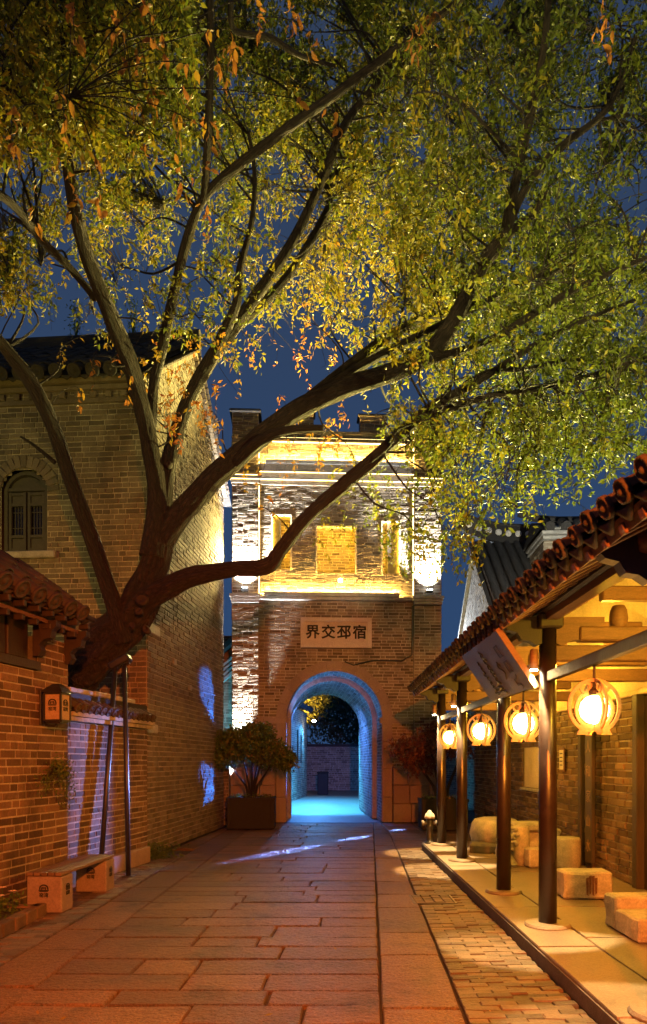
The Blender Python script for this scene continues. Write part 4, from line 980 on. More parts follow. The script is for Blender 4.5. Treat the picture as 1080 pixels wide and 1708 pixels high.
for a_ in (-.03, -.66, -2.4):                       # scrolled brackets
    poly = [(0, 0), (.06, .0), (.10, .06), (.07, .12), (.12, .17), (.20, .19), (.22, .27), (.27, .31), (.27, .37), (0, .37)]
    p = wu * a_ + o2; M = Matrix.Identity(4); M.col[0] = (*wn_, 0); M.col[1] = (0, 0, 1, 0); M.col[2] = (*wu, 0); M.col[3] = (p.x, p.y, 2.62, 1)
    MB().prism(poly, -.05, .05, M).obj('bracket', M_WOOD, gate)
upg = (-wn_ * .82 + Vector((0, 0, .57))).normalized()
tiled_slope(gate, wu * -4.78 + wn_ * .40 + Vector((0, 0, 3.14)), wu, upg, 16, .29, 1.1, .095, M_TILE, singles=3, course=.2)
obox(gate, 'rear_slope', M_TILE_D, -2.25, -.75, 3.40, (.08, 4.7, .9)); obox(gate, 'roof_board', M_WOOD, -2.25, -.02, 3.14, (.8, 4.62, .04))

# wall lamp
lp = thing('wall_lantern', 'black framed wall lantern with pale printed panels on the brick wall', 'wall lamp', WO + wu * -.56 + wn_ * .075 + Vector((0, 0, 2.08)), WR)
b = MB(); b.box((.012, 0, .0), (.02, .12, .38), bev=.006); b.obj('mount_plate', M_BLACK, lp)
b = MB(); b.tube([(.02, 0, -.16), (.08, 0, -.2), (.15, 0, -.2), (.18, 0, -.165)], .014, 6); b.obj('arm', M_BLACK, lp)
b = MB(); LX = .18; hw2 = .095
for sx_ in (-1, 1):
    for sy_ in (-1, 1): b.box((LX + sx_ * hw2, sy_ * hw2, 0), (.02, .02, .29))
for z_ in (-.145, .145): 
    for s in (-1, 1): b.box((LX, s * hw2, z_), (2 * hw2 - .022, .018, .022)); b.box((LX + s * hw2, 0, z_), (.018, 2 * hw2 - .022, .022))
b.obj('lantern_frame', M_BLACK, lp)
b = MB(); b.box((LX, 0, .185), (.25, .25, .06), taper=.62); b.box((LX, 0, .235), (.15, .15, .04), taper=.4); b.box((LX, 0, -.165), (.16, .16, .02)); b.obj('lantern_cap', M_BLACK, lp)
M_PANEL = mat('lantern_panel', [(.26, .20, .13), (.32, .25, .17)], .5, 8, .05)
for s in (-1, 1):
    MB().box((LX, s * .092, 0), (.165, .006, .265)).obj('lantern_pane', M_PANEL, lp); MB().box((LX + s * .092, 0, 0), (.006, .165, .265)).obj('lantern_pane', M_PANEL, lp)
def emblem(parent, M, s, m, chars='窑湾'):
    """roofed gate emblem over two characters, as printed on lamp and bench"""
    b = MB(); n = 12
    out = [(-.5, 0)] + [(.5 * -math.cos(math.pi * i / n), .12 + .42 * math.sin(math.pi * i / n)) for i in range(n + 1)] + [(.5, 0)]
    inn = [(-.36, 0)] + [(.36 * -math.cos(math.pi * i / n), .10 + .30 * math.sin(math.pi * i / n)) for i in range(n + 1)] + [(.36, 0)]
    S = M @ Matrix.Scale(s, 4)
    for i in range(len(out) - 1): b.add([S @ Vector((x, y, z)) for z in (0, .012 / s * .3) for x, y in (out[i], out[i + 1], inn[i + 1], inn[i])], [(0, 1, 2, 3), (4, 7, 6, 5), (0, 4, 5, 1), (2, 6, 7, 3)])
    b.box((0, 0, 0), (.01, .01, .001)); b.v[-8:] = [tuple(S @ Vector(v)) for v in b.v[-8:]]
    for (x, y, w1, h1) in ((0, -.07, 1.06, .09), (0, -.19, .9, .07), (0, .12, .56, .06), (0, .24, .42, .06), (-.2, .1, .06, .3), (.2, .1, .06, .3)):
        k = len(b.v); b.box((x, y, .004 / s), (w1, h1, .006 / s)); b.v[k:] = [tuple(S @ Vector(v)) for v in b.v[k:]]
    b.obj('emblem', m, parent)
    o = linked(bpy.data.objects.new('lettering', text_mesh(chars, .5 * s, m, .006 * s, .002))); o.parent = parent; o.matrix_basis = M @ Matrix.Translation((0, -.62 * s, .002))
def face(o, x, y): return frame(o, x, y)
emblem(lp, face((LX + .0955, 0, .035), (0, 1, 0), (0, 0, 1)), .095, M_INK); emblem(lp, face((LX, -.0955, .035), (1, 0, 0), (0, 0, 1)), .095, M_INK)

# plant growing out of the wall
pc = WO + wu * -.42 + wn_ * .10 + Vector((0, 0, 1.36))
wp = thing('wall_plant', 'scraggly plant hanging from a crack in the brick wall over the bench', 'plant', pc)
b = MB()
ends = []
for k in range(16):
    a_ = random.uniform(-.28, .30); dz = -random.uniform(.02, .45) * (1 if a_ > .05 else .45) + random.uniform(0, .18); p1 = wu * a_ * .5 + wn_ * random.uniform(.05, .14) + Vector((0, 0, .1 + dz * .3)); p2 = wu * a_ * 1.15 + wn_ * random.uniform(.03, .12) + Vector((0, 0, dz))
    b.tube([wn_ * -.04, p1, p2], [.006, .004, .002], 4); ends += [p1, (p1 + p2) / 2, p2, p2 * .8 + p1 * .2]
b.obj('stem', M_BARK, wp)
P = np.array([list(random.choice(ends)) for _ in range(800)]) + rng.normal(0, .045, (800, 3)); leaves_at('leaves', wp, P, rng.uniform(.025, .05, 800), np.clip(rng.normal(.35, .25, 800), 0, 1), M_SHRUB)

# bench
be = thing('bench', 'slatted bench on two printed concrete blocks against the brick wall', 'bench', (-2.83, 7.22, 0), -.07)
for yy in (0, 1.14):
    bk = MB().box((0, yy, .18), (.36, .26, .36), bev=.012).obj('block_leg', M_BENCH, be)
    emblem(bk, face((0.0, yy - .1335, .235), (1, 0, 0), (0, 0, 1)), .095, M_INK); emblem(bk, face((.183, yy, .235), (0, 1, 0), (0, 0, 1)), .085, M_INK)
for k in range(5): MB().box((-.146 + k * .073, .57, .385), (.062, 1.42, .035), bev=.006).obj('slat', M_SLAT, be)
b = MB(); b.box((0, 0.0, .364), (.34, .05, .006)); b.box((0, 1.14, .364), (.34, .05, .006)); b.obj('batten', M_BLACK, be)
# steel prop under the leaning tree
pr = thing('tree_prop', 'black steel prop shaped like an upturned V holding up the leaning trunk', 'prop', (-2.74, 9.45, 0))
apx = px(199, 1108, 9.55) - Vector((-2.74, 9.45, 0))
f1 = px(214.5, 1463, 9.33) - Vector((-2.74, 9.45, 0)); f1.z = 0; f2 = Vector((-2.90, 8.98, 0)) - Vector((-2.74, 9.45, 0))
MB().tube([f1, f1 + (apx + Vector((.07, 0, -.02)) - f1) * .5, apx + Vector((.07, 0, -.02))], .032, 10).obj('leg', M_BLACK, pr, True); MB().tube([f2, apx + Vector((-.05, 0, -.02))], .032, 10).obj('leg', M_BLACK, pr, True)
MB().box((f1.x, f1.y, .008), (.14, .14, .016)).obj('foot_plate', M_BLACK, pr); MB().box((f2.x, f2.y, .008), (.14, .14, .016)).obj('foot_plate', M_BLACK, pr)
b = MB(); b.box((apx.x, apx.y + .05, apx.z + .03), (.30, .20, .10), ry=-.5, bev=.02); b.tube([apx + Vector((-.10, .05, 0)), apx + Vector((.12, .05, .05))], .05, 8); b.obj('saddle', M_BLACK, pr)
# flower bed edged with brick, bottom left
fb = thing('flower_bed', 'small flower bed edged with bricks beside the bench', 'flower bed', (-3.18, 6.35, 0))
MB().box((0, 0, .05), (.62, 1.0, .10)).obj('soil', M_SOIL, fb)
for k in range(6): MB().box((.35, -.62 + k * .235, .06), (.10, .225, .12), bev=.01).obj('edging_brick', M_BRICK_RED, fb)
for k in range(3): MB().box((-.2 + k * .235, .55, .06), (.225, .10, .12), bev=.01).obj('edging_brick', M_BRICK_RED, fb)
P = np.stack([rng.uniform(-.28, .28, 500), rng.uniform(-.48, .5, 500), rng.uniform(.1, .26, 500)], 1); leaves_at('foliage', fb, P, np.full(500, .06), rng.uniform(0, .4, 500), M_SHRUB)
M_PETAL = mat('pale_petal', [(.55, .42, .30), (.65, .52, .40)], .6, 9, 0)
for k in range(10):
    f = linked(bpy.data.objects.new('flower', None)); f.parent = fb; f.location = (random.uniform(-.1, .28), random.uniform(-.3, .48), random.uniform(.24, .34))
    b = MB()
    for j in range(5):
        a_ = j * 1.2566; b.add([(0, 0, 0), (.03 * math.cos(a_ - .5), .03 * math.sin(a_ - .5), .012), (.045 * math.cos(a_), .045 * math.sin(a_), .01), (.03 * math.cos(a_ + .5), .03 * math.sin(a_ + .5), .012)], [(0, 1, 2, 3)])
    b.obj('petals', M_PETAL, f); MB().tube([(0, 0, -.2), (0, 0, 0)], .004, 4).obj('stalk', M_SHRUB, f)
# weeds at the foot of the house wall
o = thing('verge_weed', 'dark clump of weeds at the foot of the house corner', 'weed', (-2.72, 11.05, 0)); b = MB()
for k in range(30): b.tube([(random.uniform(-.3, .3), random.uniform(-.15, .3), 0), (random.uniform(-.36, .36), random.uniform(-.2, .3), random.uniform(.1, .28))], [.006, .003], 4)
b.obj('stem', M_SHRUB, o)
P = np.stack([rng.normal(0, .18, 500), rng.normal(0, .12, 500), rng.uniform(.02, .26, 500)], 1); leaves_at('leaves', o, P, np.full(500, .06), rng.uniform(0, .5, 500), M_SHRUB)
# ------------------------------------------------------------------ gallery house on the right
TILE_R = .058
gal = thing('gallery_house', 'brick house on the right with a timber gallery of dark posts under tiled eaves', 'house', (0, 0, 0))
PX, POSTS = 1.807, (3.9, 6.02, 7.56, 9.99, 11.85)
WX, GY0, GY1 = 3.36, 2.3, 12.35
for yy in POSTS:
    MB().tube([(PX, yy, TZ + .012), (PX, yy, 1.3), (PX, yy, 2.62)], [.075, .074, .070], 20).obj('post', M_POST, gal, True)
    MB().lathe([(.19, TZ), (.19, TZ + .012), (.175, TZ + .03), (.09, TZ + .035)], 28, (PX, yy, 0)).obj('post_base', M_TERRACE, gal, False)
    MB().box((PX, yy, 2.66), (.20, .24, .12), bev=.015).obj('post_capital', M_WOOD, gal)
    # tie beams to the wall, bracket and small king post over them
    b = MB(); b.box(((PX + WX) / 2, yy, 2.40), (WX - PX - .1, .10, .13), bev=.01); b.obj('tie_beam', M_BEAM, gal)
    b = MB(); b.box(((PX + WX) / 2 + .1, yy, 2.56), (WX - PX - .3, .13, .12), bev=.012); b.obj('tie_beam', M_BEAM, gal)
    MB().lathe([(.05, 0), (.068, .03), (.076, .09), (.068, .16), (.05, .20)], 16, (2.40, yy, 2.60)).obj('king_post', M_BEAM, gal, True)
    MB().box((2.75, yy, 2.90), (1.0, .10, .12), bev=.012).obj('collar_beam', M_BEAM, gal)
    MB().box((2.95, yy, 2.76), (.16, .12, .16), bev=.02).obj('strut_block', M_BEAM, gal)
    poly = [(0, 0), (.05, -.02), (.12, .02), (.20, .03), (.24, .09), (.33, .11), (.40, .17), (.40, .22), (0, .22)]
    for s in (-1, 1):
        M = Matrix.Identity(4); M.col[0] = (s, 0, 0, 0); M.col[1] = (0, 0, 1, 0); M.col[2] = (0, 1, 0, 0); M.col[3] = (PX + s * .06, yy, 2.48, 1)
        MB().prism([(x * (1 if s > 0 else .85), z) for x, z in poly], -.045, .045, M).obj('bracket', M_BEAM if s > 0 else M_WOOD, gal)
MB().box((PX, (GY0 + GY1) / 2, 2.205), (.05, GY1 - GY0 - .5, .085), bev=.006).obj('lamp_rail', M_WOOD, gal)
MB().box((PX, (GY0 + GY1) / 2, 2.80), (.15, GY1 - GY0 - .2, .16), bev=.02).obj('eave_plate', M_WOOD, gal)
MB().box((PX - .0, (GY0 + GY1) / 2, 2.69), (.10, GY1 - GY0 - .22, .055)).obj('eave_plate', M_BEAM, gal)
MB().tube([(2.52, GY0, 3.17), (2.52, GY1 - .1, 3.17)], .085, 12).obj('purlin', M_BEAM, gal, True)
ga = R(27); gu = Vector((math.cos(ga), 0, math.sin(ga))); EO = Vector((1.36, GY0, 2.71)); gn = Vector((-math.sin(ga), 0, math.cos(ga)))
for k in range(44):
    yy = GY0 + .05 + k * .228; p = EO + Vector((0, yy - GY0, 0)) + gu * 1.1 - gn * .10
    MB().box(p, (2.2, .06, .055), ry=-ga, bev=.006).obj('rafter', M_BEAM, gal)
MB().box(EO + Vector((0, (GY1 - GY0) / 2, 0)) + gu * 1.14 - gn * .055, (2.26, GY1 - GY0, .025), ry=-ga).obj('roof_board', M_BEAM, gal)
MB().box(EO + Vector((0, (GY1 - GY0) / 2, 0)) + gu * .03 - gn * .085, (.03, GY1 - GY0, .07), ry=-ga).obj('fascia', M_BEAM, gal)
# along runs towards the camera so that up, along and normal make a right-handed frame
tiled_slope(gal, (1.33, GY1 + .02, 2.725), (0, -1, 0), gu, 45, .225, 2.5, TILE_R, M_TILE, singles=2, course=.2)
MB().box((3.62, (GY0 + GY1) / 2, 3.98), (.3, GY1 - GY0, .3), bev=.05).obj('roof_ridge', M_TILE_D, gal)
# carved end of the eave beam near the camera and hanging corner pieces
MB().lathe([(.03, -.05), (.075, -.04), (.085, .02), (.06, .05), (.03, .06)], 14, (PX - .12, 3.9, 2.68), Matrix.Rotation(R(90), 3, 'Y')).obj('beam_rosette', M_BEAM, gal, True)
# rear wall: brick to 2.2 m, plaster over it, doorways and timber frames
GB = Bricks(gal, M_BRICK_RED, M_MORTAR, 300)
door = rect_hole(-8.15, -6.9, 0, 2.2); niche = rect_hole(-12.6, -11.4, 1.05, 1.75); door2 = rect_hole(-5.6, -3.4, 0, 2.2)
GB.wall((WX, 0, 0), (0, -1, 0), (-1, 0, 0), 2.22, lambda v: (-16.9, -3), .27, .085, z0=TZ, seed=61, proud=.02, holes=[rect_hole(-7.75, -6.85, 0, 2.2), niche])
GB.done()
MB().box((WX + .16, 9.95, 1.9), (.26, 13.9, 3.7)).obj('wall_core', M_MORTAR_D, gal)
MB().box((WX + .015, 7.6, 3.05), (.05, 9.4, 1.64)).obj('plaster_panel', M_PLASTER, gal)
MB().box((WX - .01, 7.4, 2.25), (.09, 9.6, .06), bev=.01).obj('plaster_sill', M_PLASTER, gal)
for yy in (6.82, 7.78): MB().box((WX - .02, yy, 1.17), (.14, .12, 2.1), bev=.01).obj('door_jamb', M_WOOD, gal)
MB().box((WX + .02, 7.3, 1.16), (.05, .86, 2.08)).obj('door_leaf', M_WOOD, gal)
for yy in (9.55, 9.25): MB().box((WX - .03, yy, 1.17), (.10, .10 if yy > 9.3 else .05, 2.1), bev=.008).obj('timber_stud', M_WOOD, gal)
for yy in (11.0,): MB().box((WX - .03, yy, 1.17), (.10, .12, 2.1), bev=.008).obj('timber_stud', M_WOOD, gal)
MB().box((WX - .01, 12.0, 1.02), (.1, 1.3, .05), bev=.01).obj('niche_sill', M_STONE, gal); MB().box((WX + .02, 12.0, 1.4), (.02, 1.16, .68)).obj('niche_back', M_PLASTER, gal)
MB().box((WX + .14, 14.6, 2.25), (.40, 4.5, .10), bev=.02).obj('wall_coping', M_TILE_D, gal)
# couplet board with faded characters
cb = thing('couplet_board', 'tall narrow wooden board with faded carved characters on the gallery wall', 'sign board', (WX - .12, 9.02, 1.20))
MB().box((0, 0, 0), (.05, .24, 1.95), bev=.008).obj('board', M_WOOD, cb)
M_GOLD = mat('faded_gilt', [(.16, .10, .05), (.22, .14, .07)], .6, 20, .1)
for k, ch in enumerate('春人和家山水'):
    o = linked(bpy.data.objects.new('character', text_mesh(ch, .17, M_GOLD, 0, .001, 'character'))); o.parent = cb; o.matrix_basis = frame((-.027, 0, .78 - k * .31), (0, -1, 0), (0, 0, 1))
nb = thing('paper_notice', 'small framed paper notice on the gallery wall', 'notice', (WX - .045, 10.35, 1.52))
MB().box((0, 0, 0), (.02, .22, .34), bev=.004).obj('frame', M_BEAM, nb); MB().box((-.012, 0, .0), (.006, .17, .28)).obj('paper', M_PLAQUE, nb)
for k in range(4): MB().box((-.016, 0, .09 - k * .055), (.002, .12, .016)).obj('text_line', M_INK, nb)

# ------------------------------------------------------------------ hanging lanterns
M_GLOBE = emit('lit_globe', (1.0, .60, .15), 34)
def lantern_profile():
    n = 48; out = []; inn = []
    for i in range(n):
        a = 2 * math.pi * i / n - math.pi / 2
        r_ = .19; x, z = r_ * math.cos(a), r_ * math.sin(a)
        if z < -.15: z = -.16 - (.022 if abs(x) > .045 else 0)         # two short feet at the bottom
        out.append((x, z))
        # gourd shaped opening: round belly that narrows to a neck
        t = a; rx = .135; x2 = rx * math.cos(t); z2 = -.022 + .118 * math.sin(t)
        if z2 > .04: x2 *= max(.25, 1 - (z2 - .04) * 9); 
        inn.append((x2, z2))
    return out, inn
LO, LI = lantern_profile()
lab = ['nearest round lit lantern, the largest of the row under the eaves', 'round lit lantern just right of the tilted sign board, between the two front posts', 'round lit lantern between the second and third gallery posts', 'smallest round lit lantern at the far end of the gallery']
def make_lantern(loc, label):
    t = thing('hanging_lantern', label, 'lantern', loc, .10, 'lanterns hanging from the gallery rail')
    for k, a in enumerate((0, R(90))):
        M = Matrix.Rotation(a, 4, 'Z') @ Matrix(((1, 0, 0, 0), (0, 0, 1, 0), (0, 1, 0, 0), (0, 0, 0, 1)))
        b = MB(); n = 40; th = .007
        # outer hoop, flat cut board
        def ring(cx, cz, ra, rb, a0=0, a1=2 * math.pi, n=n, sx_=1.0):
            for i in range(n):
                u0, u1 = a0 + (a1 - a0) * i / n, a0 + (a1 - a0) * (i + 1) / n
                q = [(cx + sx_ * r_ * math.cos(u), cz + r_ * math.sin(u)) for r_, u in ((rb, u0), (rb, u1), (ra, u1), (ra, u0))]
                b.add([M @ Vector((x, z, d)) for d in (-th, th) for x, z in q], [(0, 1, 2, 3), (7, 6, 5, 4), (0, 4, 5, 1), (2, 6, 7, 3)])
        ring(0, 0, .168, .192, R(-62), R(242), 44)
        for s in (-1, 1): ring(s * .066, .128, .026, .042, 0, 2 * math.pi, 20)          # the two scrolls beside the neck
        ring(0, -.022, .118, .142, R(-270 + 38), R(90 - 38), 40)                        # gourd shaped inner band
        for s in (-1, 1):
            b.prism([(s * .03, .19), (s * .022, .10), (s * .05, .075), (s * .085, .072), (s * .075, .098), (s * .045, .115), (s * .04, .19)], -th, th, M)
            b.prism([(s * .02, -.125), (s * .10, -.115), (s * .105, -.155), (s * .125, -.195), (s * .055, -.195), (s * .045, -.178), (s * .02, -.172)], -th * .98, th * .98, M)
        b.prism([(-.03, -.136), (.03, -.136), (.03, -.172), (-.03, -.172)], -th * .96, th * .96, M)
        b.obj('scroll_frame', M_FRAME, t)
    MB().lathe([(.004, -.101), (.055, -.085), (.088, -.05), (.101, 0), (.088, .05), (.055, .085), (.004, .101)], 24, (0, 0, -.022)).obj('globe', M_GLOBE, t, True)
    b = MB(); b.tube([(0, 0, .06), (0, 0, .29)], .010, 8); b.lathe([(.045, 0), (.045, .03), (.015, .06)], 14, (0, 0, .075)); b.obj('hanging_rod', M_WOOD, t)
    return t
lant = make_lantern((PX, 4.95, 1.878), lab[0])
for k, (yy, zz) in enumerate(((6.78, 1.878), (8.70, 1.885), (11.0, 1.885))):
    c = copy_tree(lant); c.location = (PX + .0, yy, zz); c['label'] = lab[k + 1]; c.rotation_euler = (0, 0, .10 + .12 * k)
for yy in (4.95, 6.78, 8.70, 11.0): point('lantern_light', (PX + .0, yy, 1.42), 46, AMBER, .08)
# downlights on the street side of the posts
M_DOWN = emit('downlight_lens', (1.0, .86, .55), 60)
pl_lab = ['downlight on the front gallery post beside the sign board', 'downlight on the second gallery post behind the sign board', 'downlight on the third gallery post', 'downlight on the farthest gallery post']
first = None
for k, yy in enumerate(POSTS[1:] + POSTS[:1]):
    loc = Vector((PX - .115, yy + .0, 2.40))
    if k < 4:
        if first is None:
            d = first = thing('downlight', pl_lab[0], 'downlight', loc, 0, 'downlights on the gallery posts')
            MB().lathe([(.034, -.13), (.034, .03), (.02, .04)], 14).obj('housing', M_BEAM, d, True); MB().lathe([(.006, -.145), (.030, -.143), (.030, -.128)], 14).obj('lens', M_DOWN, d)
            MB().box((.04, 0, -.02), (.03, .03, .05)).obj('bracket', M_BLACK, d)
        else: d = copy_tree(first); d.location = loc; d['label'] = pl_lab[k]
    spot('downlight_beam', loc + Vector((-.01, 0, -.16)), loc + Vector((-.06, -.1, -2)), 1500 if k < 4 else 700, (1.0, .66, .26), 40, .3, .02)
    point('downlight_spill', loc + Vector((0, 0, -.19)), 6, (1.0, .66, .25), .02)
# hidden fill added under the gallery roof to light the plaster
for yy in (4.95, 6.8, 8.8, 10.9): point('gallery_fill', (2.55, yy, 2.62), 120, (1, .52, .035), .06)

# ------------------------------------------------------------------ tilted sign board under the eaves
A_, B_, C_ = Vector((1.40, 6.06, 2.61)), Vector((1.40, 7.80, 2.63)), Vector((1.715, 6.04, 2.13))
su = (B_ - A_).normalized(); sv = (C_ - A_); SW = (B_ - A_).length - .12; SH = sv.length; sv.normalize()
sg = thing('sign_board', 'weathered board sign tilted under the eaves with dark script lettering', 'sign', A_)
snn = su.cross(sv); 
if snn.x > 0: snn = -snn
def sframe(a, c, x, y): return frame(su * a + sv * c + snn * .022, x, y)
M = Matrix.Identity(4); M.col[0] = (*su, 0); M.col[1] = (*sv, 0); M.col[2] = (*snn, 0)
MB().prism([(0, 0), (SW, 0), (SW, SH), (0, SH)], -.018, .018, M).obj('board', M_SIGN, sg)
b = MB(); b.prism([(-.022, -.01), (-.002, -.01), (-.002, SH + .01), (-.022, SH + .01)], -.024, .026, M); b.obj('edge_strip', M_BEAM, sg)
b = MB(); b.tube([su * .3 + sv * .05 - snn * .02, su * .3 + sv * .02 + Vector((.08, 0, .16))], .01, 6); b.tube([su * 1.3 + sv * .05 - snn * .02, su * 1.3 + sv * .02 + Vector((.08, 0, .16))], .01, 6); b.obj('hook', M_BLACK, sg)
def put(o, a, c, xd, yd): o.parent = sg; o.matrix_basis = sframe(a, c, xd, yd)
for k, ch in enumerate('口口几'): put(linked(bpy.data.objects.new('lettering', text_mesh(ch, .16, M_INK, 0, .002))), .30, .16 + .16 * k, sv, su)
def scribble(a, c0, n, amp, step, r_):
    """joined-up handwriting too small to read: loops, tall strokes and a flourish"""
    b = MB(); pts = []; q = random.Random(int(a * 100)); x = c0
    for i in range(n):
        hgt = amp * (2.1 if q.random() < .3 else 1.0) * q.uniform(.6, 1.15); st = step * q.uniform(.65, 1.4); dn = -amp * 1.2 if q.random() < .2 else 0
        pts += [(x, dn), (x + st * .55, hgt), (x + st * .85, hgt * .8), (x + st * .45, hgt * .25)]; x += st
    P = [su * (a + v * -1) + sv * u + snn * .021 for u, v in cat_rom([(u, v) for u, v in pts], 4) for u, v in ((u, v),)]
    b.tube([Vector(p) for p in P], r_, 4, False); b.obj('lettering', M_INK, sg)
scribble(.92, .07, 9, .085, .054, .0075); scribble(1.18, .14, 8, .045, .05, .005)
b = MB(); b.tube([su * (.55 + .05 * math.sin(i * .9)) + sv * (.24 + .022 * i) + snn * .021 for i in range(9)], .006, 4); b.tube([su * (.50 + .01 * i) + sv * (.26 + .03 * math.sin(i)) + snn * .021 for i in range(9)], .005, 4); b.obj('emblem', M_INK, sg)

# ------------------------------------------------------------------ stones on the terrace
def rough(b, amt, seed=0, sub=2):
    me = b.mesh('stone'); import bmesh
    bm = bmesh.new(); bm.from_mesh(me); bmesh.ops.subdivide_edges(bm, edges=bm.edges[:], cuts=sub, use_grid_fill=True)
    for v in bm.verts:
        p = v.co * 7 + Vector((seed, seed * .7, 0)); v.co += Vector((noise.noise(p), noise.noise(p + Vector((9, 0, 0))), noise.noise(p + Vector((0, 9, 0))) * (0.5))) * amt * 1.7
    c = MB(); c.v = [tuple(v.co) for v in bm.verts]; bm.verts.index_update(); c.f = [tuple(v.index for v in f.verts) for f in bm.faces]; bm.free(); bpy.data.meshes.remove(me); return c
def stone(name, label, cat, loc, rz=0, group='old stones set out on the terrace'): return thing(name, label, cat, loc, rz, group)
s1 = stone('stone_block', 'pale squared stone block with a dark red stain on its front', 'stone block', (2.56, 7.30, TZ + .006), -.03)
rough(MB().box((0, 0, .135), (.49, .32, .27), bev=.02), .012, 1).obj('block', M_STONE, s1)
M_STAIN = mat('red_stain', [(.045, .016, .010), (.16, .075, .05)], .8, 40, .3, 50)
b = MB()
for k in range(4): b.add([(-.05 + k * .026, -.1725, .215 + .02 * (k in (1, 2))), (-.0245 + k * .026, -.1725, .222 + .02 * (k in (1, 2))), (-.0275 + k * .026, -.1725, .03 + .03 * (k % 2)), (-.044 + k * .026, -.1725, .045)], [(0, 3, 2, 1)])
b.v = [(x * 1.1 + .02, y, z * .95 + .01) for x, y, z in b.v]; b.obj('stain', M_STAIN, s1)
s2 = stone('stepped_stone', 'stepped stone with a raised back ledge at the edge of the terrace', 'stone seat', (2.30, 5.40, TZ + .006), .0)
rough(MB().box((.45, .22, .09), (.9, .44, .18), bev=.015), .010, 5, 3).obj('step', M_STONE, s2); rough(MB().box((.45, .555, .135), (.9, .22, .27), bev=.015), .010, 8, 3).obj('back_ledge', M_STONE, s2)
MB().lathe([(.0, -.02), (.09, -.01), (.10, .03), (.07, .07), (.01, .085)], 16, (.42, .22, .18)).obj('boss', M_STONE, s2, True)
s3 = stone('stone_drum', 'round stone drum standing against the gallery wall', 'stone drum', (3.05, 9.35, TZ + .006))
MB().lathe([(.17, 0), (.18, .02), (.183, .2), (.178, .36), (.165, .385), (.02, .39)], 24).obj('drum', M_STONE, s3, True)
s4 = stone('stone_trough', 'large round ended stone trough at the far end of the terrace', 'stone trough', (2.58, 11.35, TZ + .006), -.3)
prof = [(.10, .0), (.20, .02), (.31, .12), (.34, .26), (.32, .40), (.27, .46), (.2, .47)]
b = MB(); b.lathe(prof, 22); b.v = [(x * 1.15, y * 1.7, z) for x, y, z in b.v]; rough(b, .02, 3, 1).obj('body', M_STONE, s4, True)
MB().box((-.08, -.56, .07), (.5, .22, .14), rx=.15, bev=.02).obj('foot_stone', M_KERB, s4)
s5 = stone('carved_stone', 'carved stone figure of curls and scrolls left of the round column stub', 'carved stone', (2.27, 9.42, TZ + .006), .1)
b = MB(); b.box((0, 0, .20), (.20, .20, .40), bev=.03); b = rough(b, .05, 4, 3); b.obj('body', M_STONE, s5, True)
for k, (x, z, r_) in enumerate(((-.05, .42, .055), (.06, .46, .05), (.0, .36, .06), (-.08, .25, .05), (.07, .28, .055), (-.02, .52, .04), (.1, .4, .035))): MB().tube([(x + r_ * math.cos(q * .7), -.10, z + r_ * math.sin(q * .7)) for q in range(8)], [.028 - .002 * q for q in range(8)], 8).obj('scroll', M_STONE, s5, True)
s6 = stone('column_stub', 'round column stub between the carved stone and the square stone', 'column stub', (2.50, 9.55, TZ + .006))
MB().lathe([(.12, 0), (.125, .2), (.12, .49), (.11, .51), (.02, .515)], 20).obj('stub', M_STONE, s6, True)
s7 = stone('square_stone', 'small square stone at the foot of the round column stub', 'stone block', (2.63, 9.33, TZ + .006), .05)
rough(MB().box((0, 0, .125), (.21, .2, .25), bev=.02), .012, 6).obj('block', M_STONE, s7)
s8 = stone('stone_slab', 'flat capped stone pillar base behind the carved stone', 'stone base', (2.72, 10.1, TZ + .006), .08)
rough(MB().box((0, 0, .2), (.34, .32, .40), bev=.03), .02, 9).obj('base', M_STONE, s8); rough(MB().box((0, 0, .46), (.46, .42, .12), bev=.03), .015, 2).obj('cap', M_STONE, s8)
s9 = stone('leaning_stone', 'leaning wedge shaped stone beside the wall behind the column stub', 'stone', (2.98, 10.0, TZ + .006), .2)
rough(MB().box((0, 0, .23), (.2, .3, .46), ry=.2, bev=.03), .03, 12).obj('wedge', M_STONE, s9)
# hydrant at the far corner of the terrace
hy = thing('hydrant', 'small pale capped hydrant at the far corner of the terrace', 'hydrant', (1.64, 12.05, TZ))
MB().lathe([(.085, 0), (.085, .03), (.06, .04), (.055, .26), (.075, .28), (.075, .31), (.06, .32), (.058, .42)], 16).obj('barrel', M_BLACK, hy, True)
MB().lathe([(.085, .42), (.088, .45), (.07, .50), (.035, .53), (.02, .56)], 16).obj('bonnet', M_STONE, hy, True)
for s in (-1, 1): MB().lathe([(.035, .03), (.035, .10), (.05, .102), (.05, .135), (.02, .14)], 12, (0, 0, .34), Matrix.Rotation(R(90) * s, 3, 'Y')).obj('outlet', M_KERB, hy, True)

